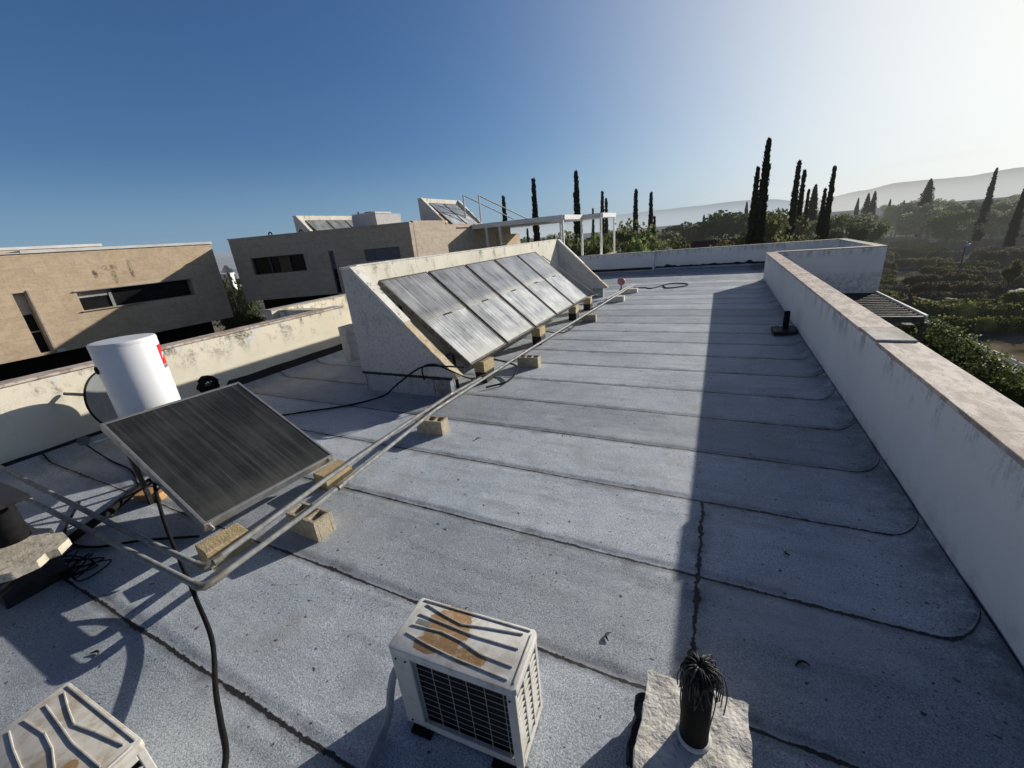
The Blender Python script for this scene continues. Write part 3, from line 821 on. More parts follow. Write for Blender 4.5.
# --- far parapet, two lengths
fw = thing('parapet_wall', 'long white far parapet in shade in front of the cypress trees', 'parapet', (1, 24, 0))
bm = B(); box(bm, -3.1, 5.12, 24.003, 24.3, -0.3, 1.0)
rel(obj('wall', bm, M['white_wall'], fw), fw)
bm = B(); box(bm, -3.1, 5.14, 23.985, 24.32, 1.001, 1.03, 0.005)
rel(obj('coping', bm, M['coping_pale'], fw), fw)
bm = B()
prev = None
for i in range(170):
    x = -3.05 + i * 0.0465
    n = mnoise.noise(Vector((x * 1.9, 1, 2))); n2 = mnoise.noise(Vector((x * 5, 4, 2)))
    hgt = 0.05 + 0.05 * n2 + max(0, (n - 0.12)) * 0.55 * (1 if -1.5 < x < 1.6 else 0.3)
    a = bm.verts.new((x, 23.96, 0.15)); b = bm.verts.new((x, 23.90, 0.18 + hgt * 0.5)); c = bm.verts.new((x, 23.995, 0.18 + hgt))
    if prev:
        bm.faces.new((prev[0], a, b, prev[1])); bm.faces.new((prev[1], b, c, prev[2]))
    prev = (a, b, c)
rel(obj('bitumen_edge', bm, M['bitumen'], fw), fw)
f2 = thing('parapet_wall', 'left length of the far parapet, seen past the row of glass collectors', 'parapet', (-5.2, 23.8, 0))
bm = B(); box(bm, -8.4, -3.103, 23.80, 24.15, -0.3, 1.0)
rel(obj('wall', bm, M['white_wall'], f2), f2)
bm = B(); box(bm, -8.4, -3.103, 23.78, 24.17, 1.001, 1.03, 0.005)
rel(obj('coping', bm, M['coping_pale'], f2), f2)
bm = B(); box(bm, -8.4, -3.2, 23.74, 23.798, 0.10, 0.22, 0, rough=0.02, cuts=6)
rel(obj('bitumen_edge', bm, M['bitumen'], f2), f2)

# --- left parapet
lw = thing('parapet_wall', 'sunlit cream parapet on the left with mould under its coping, beside the water tank', 'parapet', (-8.4, 2, 0))
bm = B(); box(bm, -8.72, -8.4, -4, 7.4, -0.4, 1.118)
rel(obj('wall', bm, M['cream_wall'], lw), lw)
bm = B(); box(bm, -8.74, -8.375, -4, 7.42, 1.12, 1.155, 0.005)
rel(obj('coping', bm, M['coping'], lw), lw)
bm = B()
prev = None
for i in range(120):
    y = -3.8 + i * 0.093
    ww = 0.03 + 0.02 * mnoise.noise(Vector((y * 2, 7, 3))) + (0.10 if y > 4.2 else 0.0)
    a = bm.verts.new((-8.36, y, 0.085)); b = bm.verts.new((-8.394, y, 0.125 + ww))
    if prev: bm.faces.new((prev[0], a, b, prev[1]))
    prev = (a, b)
rel(obj('bitumen_edge', bm, M['bitumen'], lw), lw)
l2 = thing('parapet_wall', 'second cream parapet set back behind the left one, beside the concrete rack wall', 'parapet', (-10.5, 9, 0))
bm = B(); box(bm, -10.85, -10.55, 6.95, 16.0, -6.9, 1.118)
box(bm, -10.548, -8.75, 7.16, 7.42, -0.5, 1.1)
rel(obj('wall', bm, M['cream_wall'], l2), l2)
bm = B(); box(bm, -10.87, -10.53, 6.93, 16.0, 1.12, 1.15, 0.005)
rel(obj('coping', bm, M['coping_pale'], l2), l2)

# =================================================================== SOLAR RACK
def rack_profile(xb, xf, zb, zt, zf):
    return [(xb, zb), (xb, zt), (xb + 0.21, zt), (xf, zf), (xf, zb)]
def make_rack(name, label, cat, xb, y0, y1, zf, detail=True):
    """concrete back wall along y with two sloping cheek walls; faces +x"""
    r = thing(name, label, cat, (xb, y0, zf))
    bm = B(); box(bm, 0, 0.20, 0.152, y1 - y0 - 0.152, 0, 2.165)
    obj('back_wall', bm, M['rack_wall'], r)
    for k in (0, 1):
        yy = 0 if k == 0 else y1 - y0 - 0.15
        bm = B(); prism(bm, [(0, 0.34), (0, 2.13), (0.215, 2.13), (2.03, 0.345), (2.03, 0.34)], yy, yy + 0.15)
        obj('side_wall', bm, M['spatter'], r)
        bm = B(); prism(bm, [(0.03, 0.0), (0.03, 0.338), (1.88, 0.338), (1.88, 0.0)], yy + 0.012, yy + 0.14)
        obj('plinth', bm, M['membrane'] if detail else M['plaster'], r)
        # cap along the slope: sound upper half, worn lower half
        bm = B()
        prism(bm, [(-0.01, 2.132), (-0.01, 2.172), (0.23, 2.172), (1.16, 1.262), (1.13, 1.232), (0.215, 2.132)], yy - 0.012, yy + 0.162)
        obj('cap', bm, M['cap'], r)
        bm = B()
        n = 14
        lo, hi = [], []
        for i in range(n + 1):
            u = i / n
            x = 1.135 + (2.045 - 1.135) * u; z = 1.228 + (0.345 - 1.228) * u
            wv = 0.016 * mnoise.noise(Vector((u * 5, yy, 1)))
            lo.append((x - 0.012, z + 0.006)); hi.append((x + 0.014 + wv, z + 0.022 + wv))
        prism(bm, lo + hi[::-1], yy - 0.004, yy + 0.155)
        obj('cap', bm, M['cap_worn'], r)['label'] = 'worn rusty lower half of the sloping cap'
    if detail:
        bm = B(); box(bm, -0.012, 0.212, 0.166, y1 - y0 - 0.166, 2.166, 2.186)
        obj('coping', bm, M['cap'], r)
        bm = B(); prev = None
        for i in range(60):
            x = 0.0 + i * 1.95 / 59
            n = 0.02 + 0.028 * abs(mnoise.noise(Vector((x * 4, 2, 2))))
            a = bm.verts.new((x, -0.016, 0.342 - n)); b = bm.verts.new((x, -0.016, 0.352 + n * 0.4)); c2_ = bm.verts.new((x, 0.01, 0.352 + n * 0.4))
            if prev: bm.faces.new((prev[0], a, b, prev[1])); bm.faces.new((prev[1], b, c2_, prev[2]))
            prev = (a, b, c2_)
        obj('bitumen_edge', bm, M['bitumen'], r)
    return r
make_rack('rack_wall', 'concrete rack wall with sloping cheeks behind the row of five collectors', 'wall', -5.65, 5.1, 15.4, 0.0)

# five collectors
SL = math.atan2(1.43, 1.65); LEN = 2.18
def make_collector(label, grp):
    t = thing('solar_collector', label, 'solar collector', group=grp)
    Wd, Th = 1.345, 0.085
    bm = B()
    box(bm, 0, 0.03, 0, LEN, -Th, 0.008, 0.003); box(bm, Wd - 0.03, Wd, 0, LEN, -Th, 0.008, 0.003)
    box(bm, 0.0302, Wd - 0.0302, 0, 0.035, -Th, 0.007, 0.003); box(bm, 0.0302, Wd - 0.0302, LEN - 0.03, LEN, -Th, 0.007, 0.003)
    obj('frame', bm, M['panel_frame'], t)
    bm = B(); box(bm, 0.031, Wd - 0.031, 0.036, LEN * 0.5 - 0.012, -0.03, 0.0)
    obj('glass_pane', bm, M['dusty_glass'], t)
    bm = B(); box(bm, 0.031, Wd - 0.031, LEN * 0.5 + 0.012, LEN - 0.031, -0.03, 0.0)
    obj('glass_pane', bm, M['dusty_glass_top'], t)
    bm = B(); box(bm, 0.031, Wd - 0.031, LEN * 0.5 - 0.011, LEN * 0.5 + 0.011, -0.03, 0.006)
    j = obj('joint_strip', bm, M['aluminium'], t)
    bm = B(); box(bm, Wd * 0.42, Wd * 0.62, LEN * 0.5 - 0.016, LEN * 0.5 + 0.016, 0.0065, 0.012)
    obj('clip', bm, M['dark_metal'], j)
    bm = B(); box(bm, 0.031, Wd - 0.031, 0.036, LEN - 0.031, -Th, -0.04)
    obj('back_panel', bm, M['collector_back'], t)
    return t
# local x -> world y ; local y -> up the slope (-x, +z) ; local z -> outward
def slope_matrix(px, py, pz, ang, yaw=0.0):
    ux = Vector((0, 1, 0)); uy = Vector((-math.cos(ang), 0, math.sin(ang))); uz = ux.cross(uy)
    R3 = Matrix((ux, uy, uz)).transposed()
    return Matrix.Translation((px, py, pz)) @ (Matrix.Rotation(yaw, 3, 'Z') @ R3).to_4x4()
lab5 = ['dusty glass collector nearest the camera in the row of five', 'second collector from the near end of the row of five', 'middle collector in the row of five glass collectors', 'fourth collector from the near end of the row of five', 'farthest collector in the row of five, beside the far cheek wall']
col0 = make_collector(lab5[0], 'row of glass collectors on the rack')
for i in range(5):
    c = col0 if i == 0 else copy_tree(col0)
    c['label'] = lab5[i]
    c.matrix_world = slope_matrix(-3.555, 5.46 + 1.412 * i, 0.475, SL)
# steel props under the collectors
for i, y in enumerate((5.55, 9.6, 12.4)):
    bm = B()
    box(bm, -4.95, -4.91, y, y + 0.04, 0, 1.56); box(bm, -3.98, -3.94, y, y + 0.04, 0, 0.74)
    tube(bm, [(-4.93, y + 0.02, 0.10), (-3.96, y + 0.02, 0.66)], 0.015, 6)
    o = obj('support_frame', bm, M['dark_metal'])
    props(o, ['black steel support frame under the nearest collector', 'black steel support frame under the middle of the collector row', 'black steel support frame under the farthest collector'][i], 'support frame', 'steel frames under the collectors')

# ------------------------------------------------------------------ blocks
def block_mesh(bm, L, W, Hh, hollow=True, bev=0.008):
    if not hollow:
        box(bm, -L / 2, L / 2, -W / 2, W / 2, 0, Hh, bev, 2)
        return
    t = 0.032
    box(bm, -L / 2, L / 2, -W / 2, -W / 2 + t, 0, Hh, 0.004)
    box(bm, -L / 2, L / 2, W / 2 - t, W / 2, 0, Hh, 0.004)
    for x in (-L / 2 + t / 2, -L / 6, L / 6, L / 2 - t / 2):
        box(bm, x - t / 2 + (0.0005 if abs(x) < L / 2 - t else 0.0), x + t / 2, -W / 2 + t + 0.0005, W / 2 - t - 0.0005, 0.001, Hh - 0.002, 0.003)
    box(bm, -L / 2 + t + 0.001, L / 2 - t - 0.001, -W / 2 + t + 0.001, W / 2 - t - 0.001, 0.0, 0.05)
def block(label, x, y, z, L, W, Hh, rz, mat, hollow=False, grp=None, name='concrete_block', tilt=0.0):
    bm = B(); block_mesh(bm, L, W, Hh, hollow)
    o = obj(name, bm, mat)
    o.location = (x, y, z); o.rotation_euler = (tilt, 0, rz)
    return props(o, label, 'block', grp)
R_ = math.radians
block('hollow concrete block under the pipes beside the tilted dark collector', -3.21, 1.92, 0.0, 0.40, 0.19, 0.205, R_(-3), M['concrete'], True, 'blocks under the long pipes')
block('concrete block under the pipes just before the rack wall', -3.33, 3.98, 0.0, 0.40, 0.18, 0.20, R_(4), M['concrete'], True, 'blocks under the long pipes')
block('concrete block under the pipe beside the second collector of the row', -3.18, 6.95, 0.0, 0.42, 0.20, 0.20, R_(6), M['concrete'], True, 'blocks under the long pipes')
block('concrete block under the pipe beside the fourth collector of the row', -3.14, 11.1, 0.0, 0.40, 0.20, 0.19, R_(5), M['concrete'], False, 'blocks under the long pipes')
block('dark block under the pipes in front of the red valve head', -3.10, 14.4, 0.0, 0.55, 0.30, 0.17, R_(5), M['slab'], False, 'blocks under the long pipes')
block('dark block under the far pipe ends beyond the red valve head', -2.95, 16.3, 0.0, 0.5, 0.30, 0.15, R_(4), M['slab'], False, 'blocks under the long pipes')
for i, (y, lb) in enumerate(((6.05, 'first'), (8.65, 'second'), (11.35, 'third'), (12.85, 'last'))):
    block(lb + ' dark base block from the near end under the collector row', -3.66, y, 0.0, 0.22, 0.34, 0.20, R_(3), M['dark_metal'], False, 'base blocks under the collector row')
    block(lb + ' pale upper block from the near end under the collector row', -3.66, y, 0.201, 0.21, 0.36, 0.19, R_(-2 + 3 * i), M['brick_tan'], False, 'upper blocks under the collector row')
for k in range(4):
    block(['bottom', 'second lowest', 'second highest', 'topmost'][k] + ' pale block stacked against the left end of the rack wall', -7.65, 6.75, 0.202 * k, 0.22, 0.38, 0.20, R_(3 * ((k % 2) * 2 - 1)), M['plaster'], False, 'stacked blocks behind the rack wall')

# ------------------------------------------------------------------ single collector
A1 = Vector((-3.83, 1.385, 0.29)); A2 = Vector((-3.76, 2.72, 0.262)); A4 = Vector((-5.35, 1.50, 1.01))
ux = (A2 - A1).normalized(); uy = (A4 - A1); uy = (uy - ux * uy.dot(ux)).normalized(); uz = ux.cross(uy)
sc = thing('solar_collector', 'single large dark glass collector tilted on blocks beside the white tank', 'solar collector')
W1, L1, T1 = 1.335, 1.71, 0.085
bm = B()
box(bm, 0, 0.028, 0, L1, -T1, 0.008, 0.004); box(bm, W1 - 0.028, W1, 0, L1, -T1, 0.008, 0.004)
box(bm, 0.0282, W1 - 0.0282, 0, 0.028, -T1, 0.0075, 0.004); box(bm, 0.0282, W1 - 0.0282, L1 - 0.028, L1, -T1, 0.0075, 0.004)
obj('frame', bm, M['aluminium'], sc)
bm = B(); box(bm, 0.0285, W1 - 0.0285, 0.0285, L1 - 0.0285, -0.03, 0.0)
obj('glass_pane', bm, M['dark_glass'], sc)
bm = B(); box(bm, 0.0285, W1 - 0.0285, 0.0285, L1 - 0.0285, -T1 + 0.004, -0.035)
obj('back_panel', bm, M['collector_back'], sc)
bm = B(); box(bm, W1 - 0.075, W1 - 0.01, -0.018, -0.0005, -0.055, -0.005, 0.003); obj('bracket', bm, M['aluminium'], sc)
bm = B(); tube(bm, [(0.05, -0.001, -0.045), (0.05, -0.05, -0.045)], 0.014); obj('pipe_stub', bm, M['aluminium'], sc)
sc.matrix_world = Matrix.Translation(A1) @ Matrix((ux, uy, uz)).transposed().to_4x4()
cs = thing('support_frame', 'steel stand holding up the back of the tilted dark collector', 'support frame', (-5.4, 2.1, 0))
for dy in (-0.5, 0.5):
    bm = B(); box(bm, -0.02, 0.02, dy - 0.02, dy + 0.02, 0.0, 0.80); obj('leg', bm, M['dark_metal'], cs)
bm = B(); box(bm, -0.02, 0.02, -0.4795, 0.4795, 0.72, 0.76); tube(bm, [(0, -0.47, 0.08), (0, 0.47, 0.62)], 0.015, 6)
obj('crossbar', bm, M['dark_metal'], cs)
block('tan block under the near lower corner of the tilted dark collector', -3.72, 1.43, 0.0, 0.22, 0.34, 0.165, R_(-8), M['brick_tan'], False, 'blocks under the tilted collector')
block('tan block under the right lower corner of the tilted dark collector', -3.72, 2.63, 0.0, 0.22, 0.34, 0.155, R_(-6), M['brick_tan'], False, 'blocks under the tilted collector')
block('orange brick lying on the roof behind the tilted dark collector', -5.52, 1.68, 0.0, 0.30, 0.17, 0.085, R_(25), M['brick_orange'], False, None, 'brick')

# ------------------------------------------------------------------ tank
tk = thing('water_tank', 'tall white cylindrical hot water tank with a red label', 'water tank', (-6.13, 2.18, 0))
bm = B()
r = 0.305
lathe(bm, [(0, 0.42), (r - 0.02, 0.42), (r, 0.44), (r, 1.672), (r - 0.006, 1.684), (r - 0.02, 1.688), (r - 0.05, 1.690), (0, 1.694)], 64)
obj('tank_body', bm, M['tank'], tk, smooth=35)
bm = B(); lathe(bm, [(r + 0.0015, 1.640), (r + 0.002, 1.644), (r + 0.002, 1.664), (r + 0.0015, 1.668), (r - 0.01, 1.668), (r - 0.01, 1.638), (r + 0.0015, 1.640)], 64)
obj('rim', bm, M['tank'], tk, smooth=35)
def patch(bm, r, a0, a1, z0, z1, mi=0, n=8):
    pr_ = None
    for i in range(n + 1):
        a = a0 + (a1 - a0) * i / n
        q = (bm.verts.new((r * math.cos(a), r * math.sin(a), z0)), bm.verts.new((r * math.cos(a), r * math.sin(a), z1)))
        if pr_:
            f = bm.faces.new((pr_[0], q[0], q[1], pr_[1])); f.material_index = mi
        pr_ = q
bm = B()
patch(bm, r + 0.002, R_(40), R_(74), 1.33, 1.57)
patch(bm, r + 0.0021, R_(40), R_(74), 1.285, 1.327, 1)
for k in range(12):   # pale swoosh on the label
    a = R_(46) + R_(1.5) * k; zc = 1.42 + 0.045 * math.sin(k / 11 * PI)
    patch(bm, r + 0.0035, a, a + R_(1.55), zc - 0.016, zc + 0.016, 2, 1)
obj('label_plate', bm, [M['red'], M['grey_plastic'], M['white']], tk)
bm = B()
mm = Matrix.Translation((r * math.cos(R_(-98)), r * math.sin(R_(-98)), 1.40)) @ Matrix.Rotation(R_(-98), 4, 'Z') @ Matrix.Rotation(PI / 2, 4, 'Y')
lathe(bm, [(0.046, -0.01), (0.046, 0.012), (0.03, 0.02), (0, 0.02)], 20, mm)
obj('port_cap', bm, M['rubber'], tk, smooth=40)
for k in range(3):
    a = R_(90 + 120 * k)
    bm = B(); box(bm, 0.22 * math.cos(a) - 0.02, 0.22 * math.cos(a) + 0.02, 0.22 * math.sin(a) - 0.02, 0.22 * math.sin(a) + 0.02, 0, 0.419)
    obj('leg', bm, M['dark_metal'], tk)

# ------------------------------------------------------------------ satellite dish between tank and parapet
ds = thing('satellite_dish', 'grey satellite dish with black rim seen edge on behind the white tank', 'satellite dish', (-7.86, 2.42, 0))
Md = Matrix.Translation((0, 0, 0.66)) @ Matrix.Rotation(R_(27), 4, 'Z') @ Matrix.Rotation(R_(82), 4, 'Y')
bm = B(); lathe(bm, [(0, 0), (0.12, 0.006), (0.24, 0.025), (0.35, 0.055), (0.44, 0.088), (0.452, 0.092), (0.44, 0.08), (0.35, 0.045), (0.24, 0.015), (0, -0.008)], 48, Md)
obj('reflector', bm, M['dish'], ds, smooth=50)
bm = B(); lathe(bm, [(0.445, 0.080), (0.466, 0.082), (0.468, 0.100), (0.447, 0.100), (0.445, 0.080)], 48, Md)
obj('rim', bm, M['rubber'], ds, smooth=50)
bm = B(); tube(bm, [(-0.50, -0.32, 0.84), (-0.25, -0.16, 0.78), (-0.03, -0.03, 0.69)], 0.024); tube(bm, [(-0.49, -0.1, 0.45), (-0.05, -0.03, 0.68)], 0.02)
obj('mount', bm, M['steel'], ds)
bm = B(); tube(bm, [(-0.12, -0.36, 0.125), (0.10, 0.02, 0.15), (0.18, 0.12, 0.32)], 0.016)
arm = obj('feed_arm', bm, M['white_metal'], ds)
bm = B()
ml = Matrix.Translation((-0.19, -0.44, 0.17)) @ Matrix.Rotation(R_(60), 4, 'Y')
lathe(bm, [(0, -0.06), (0.035, -0.06), (0.045, -0.03), (0.07, 0.02), (0.07, 0.04), (0.05, 0.04), (0.045, 0.03), (0, 0.03)], 20, ml)
obj('feed_horn', bm, M['grey_plastic'], arm, smooth=40)

# black coil of cable by the left parapet
bm = B()
for k in range(22):
    rr = 0.10 + 0.05 * random.random()
    cx = random.uniform(-0.03, 0.03); cz = 0.42 + random.uniform(-0.05, 0.03); ty = random.uniform(-0.4, 0.4)
    pts = []
    for q in range(21):
        a = 2 * PI * q / 20
        pts.append((-7.95 + cx + 0.06 * math.sin(a * 2 + k), 3.72 + rr * math.cos(a) * math.cos(ty) + 0.02 * random.uniform(-1, 1), cz + rr * math.sin(a)))
    tube(bm, pts, 0.012, 6, False)
tube(bm, [(-7.95, 3.70, 0.0), (-7.96, 3.72, 0.25), (-7.95, 3.72, 0.42)], 0.10, 10)
o = obj('cable_coil', bm, M['rubber']); props(o, 'black tangled coil of cable standing by the left parapet behind the tilted collector', 'cable')

# ------------------------------------------------------------------ pipes
def pipe(name, label, pts, r, joints=(), grp='long grey pipes on blocks', elbows=()):
    t = thing(name, label, 'pipe', pts[0], 0, grp)
    L = Vector(pts[0])
    bm = B(); tube(bm, [Vector(p) - L for p in pts], r, 12)
    obj('tube', bm, M['steel'], t, smooth=50)
    for (p, d) in joints:
        p = Vector(p) - L; d = Vector(d).normalized()
        bm = B(); tube(bm, [p - d * 0.035, p + d * 0.035], r * 1.22, 12)
        obj('coupling', bm, M['brass'], t, smooth=50)
    for e in elbows:
        bm = B(); tube(bm, [Vector(q) - L for q in e], r * 1.2, 12)
        obj('elbow', bm, M['brass'], t, smooth=50)
    return t
zp = 0.235
pipe('water_pipe', 'outer grey pipe running the length of the roof past the collectors', [(-3.145, 1.06, zp), (-3.17, 1.92, zp), (-3.40, 4.17, zp), (-3.33, 7.11, zp), (-3.19, 10.4, zp), (-2.91, 16.93, zp)], 0.024,
     [((-3.146, 1.12, zp), (0, 1, 0)), ((-3.20, 2.30, zp), (-0.1, 1, 0)), ((-3.395, 4.42, zp), (0.02, 1, 0)), ((-3.33, 7.11, zp), (0.05, 1, 0)), ((-3.27, 8.9, zp), (0.04, 1, 0)), ((-3.14, 11.6, zp), (0.05, 1, 0))])
pipe('water_pipe', 'inner grey pipe ending at the near foot of the rack wall', [(-3.36, 1.17, zp), (-3.46, 2.33, zp), (-3.51, 3.56, zp), (-3.52, 4.72, zp), (-3.43, 5.52, zp)], 0.024,
     [((-3.348, 1.21, zp), (0, 1, 0)), ((-3.52, 4.75, zp), (0, 1, 0))])
pipe('water_pipe', 'near grey pipe crossing to the left from the outer pipe elbow', [(-3.21, 0.99, zp), (-4.29, 0.99, zp), (-6.66, 0.995, zp), (-8.3, 1.01, zp)], 0.024, (),
     elbows=[[(-3.26, 0.99, zp), (-3.20, 0.99, zp), (-3.155, 1.005, zp), (-3.145, 1.05, zp), (-3.145, 1.10, zp)]])
pipe('water_pipe', 'second grey pipe crossing to the left behind the near one', [(-3.42, 1.115, zp), (-4.73, 1.12, zp), (-6.78, 1.15, zp), (-8.3, 1.18, zp)], 0.024, (),
     elbows=[[(-3.47, 1.115, zp), (-3.415, 1.115, zp), (-3.37, 1.13, zp), (-3.36, 1.17, zp), (-3.363, 1.22, zp)]])
pipe('water_pipe', 'short grey pipe beside the red valve head at the far end', [(-3.2, 13.4, zp), (-3.10, 15.2, zp), (-3.05, 16.8, zp)], 0.024)
pipe('drain_pipe', 'thin pipe running along the lower edge of the collector row', [(-3.66, 5.4, 0.40), (-3.66, 9.0, 0.39), (-3.66, 12.9, 0.385), (-3.55, 13.6, 0.37)], 0.012, (), None)
pipe('drain_pipe', 'thin white pipe sloping down inside the far cheek wall', [(-5.1, 12.75, 1.75), (-4.3, 13.1, 1.05), (-3.5, 13.4, 0.35)], 0.016, (), None)
# red valve at the far end
vt = thing('air_valve', 'faded red round valve head standing on the far pipes', 'valve', (-3.15, 15.5, 0))
bm = B(); tube(bm, [(0, 0, 0.1), (0, 0, 0.40)], 0.03); box(bm, -0.07, 0.07, -0.05, 0.05, 0.16, 0.26, 0.01)
obj('stem', bm, M['brass'], vt)
bm = B(); mv = Matrix.Translation((0, 0, 0.52)) @ Matrix.Rotation(R_(-62), 4, 'Z') @ Matrix.Rotation(PI / 2, 4, 'Y')
lathe(bm, [(0, -0.10), (0.115, -0.10), (0.13, -0.07), (0.13, 0.06), (0.11, 0.09), (0.06, 0.10), (0, 0.10)], 28, mv)
obj('valve_head', bm, M['red_dull'], vt, smooth=35)
bm = B(); lathe(bm, [(0.132, -0.02), (0.136, -0.02), (0.136, -0.095), (0.118, -0.105), (0.116, -0.09), (0.132, -0.02)], 28, mv)
obj('collar', bm, M['white'], vt, smooth=35)

# ------------------------------------------------------------------ cables and hoses lying about
def cable(name, label, pts, r, mat='rubber', n=6, cat='cable', grp=None):
    bm = B(); tube(bm, smooth_path(pts, n), r, 8)
    o = obj(name, bm, M[mat], smooth=60); return props(o, label, cat, grp)
cable('hose', 'thick black hose hanging from the tilted collector down over the roof edge seam', [(-4.75, 1.50, 0.55), (-4.40, 1.36, 0.52), (-4.05, 1.22, 0.36), (-3.62, 1.08, 0.16), (-3.22, 0.955, 0.12), (-2.74, 0.80, 0.15), (-2.34, 0.61, 0.19), (-2.10, 0.51, 0.22), (-1.86, 0.41, 0.27), (-1.6, 0.22, 0.36)], 0.0145, cat='hose')
cable('cable', 'black cable looping down from the rack wall across the shaded roof', [(-3.55, 5.25, 0.50), (-3.75, 5.02, 0.58), (-4.2, 4.97, 0.55), (-4.75, 4.92, 0.22), (-5.04, 4.88, 0.02), (-5.33, 4.39, 0.018), (-5.83, 4.01, 0.018), (-6.27, 3.72, 0.018), (-6.9, 3.69, 0.018), (-7.6, 3.72, 0.05)], 0.014)
cable('cable', 'loop of black cable over the worn foot of the near cheek wall', [(-4.25, 5.06, 0.30), (-4.22, 5.03, 0.52), (-4.0, 5.03, 0.60), (-3.75, 5.06, 0.52), (-3.5, 5.3, 0.3), (-3.5, 5.8, 0.2), (-3.75, 5.7, 0.12)], 0.012)
cable('cable', 'thin black cable curling on the far end of the roof', [(-2.95, 16.9, 0.1), (-2.60, 17.4, 0.018), (-2.30, 17.15, 0.018), (-1.93, 18.1, 0.018), (-1.56, 18.5, 0.018), (-1.1, 18.2, 0.018), (-1.05, 17.7, 0.018), (-1.35, 17.3, 0.018), (-1.75, 17.15, 0.018), (-1.95, 17.9, 0.018)], 0.02)
cable('hose', 'fat black hose on the roof between the collector and the vent slab at the left', [(-5.95, 2.0, 0.06), (-5.79, 1.60, 0.05), (-5.57, 1.28, 0.05), (-5.44, 1.02, 0.05), (-5.30, 0.84, 0.06), (-5.05, 0.74, 0.1)], 0.042, cat='hose')
cable('cable', 'thin black cable running from under the tilted collector to the left parapet', [(-5.3, 1.75, 0.3), (-5.9, 1.72, 0.02), (-6.6, 1.9, 0.016), (-7.3, 1.95, 0.016), (-8.1, 2.0, 0.1)], 0.01)
cable('cable', 'black cable crossing the shade beneath the tilted collector', [(-4.2, 1.45, 0.02), (-4.7, 1.22, 0.016), (-5.1, 0.98, 0.016), (-5.6, 0.95, 0.016), (-6.3, 1.3, 0.016)], 0.012)
cable('hose', 'black hose curving under the front of the collector row onto the pipe', [(-3.75, 6.3, 0.35), (-3.45, 6.6, 0.16), (-3.2, 6.45, 0.12), (-3.15, 5.95, 0.05), (-3.4, 5.6, 0.04)], 0.016, cat='hose')
cable('cable', 'thin dark cable beneath the third collector of the row', [(-3.7, 9.0, 0.2), (-3.4, 9.6, 0.03), (-3.3, 10.2, 0.05), (-3.2, 10.8, 0.2)], 0.014)
rk = random.Random(12)
kp = [(-4.95 + 0.25 * math.sin(q * 1.7) + rk.uniform(-.08, .08) + 0.012 * q, 0.80 + 0.13 * math.cos(q * 2.3) + rk.uniform(-.04, .04), 0.02 + 0.05 * abs(math.sin(q * 1.1))) for q in range(22)]
cable('cable', 'knot of thin black cable beside the left vent slab', kp, 0.006)

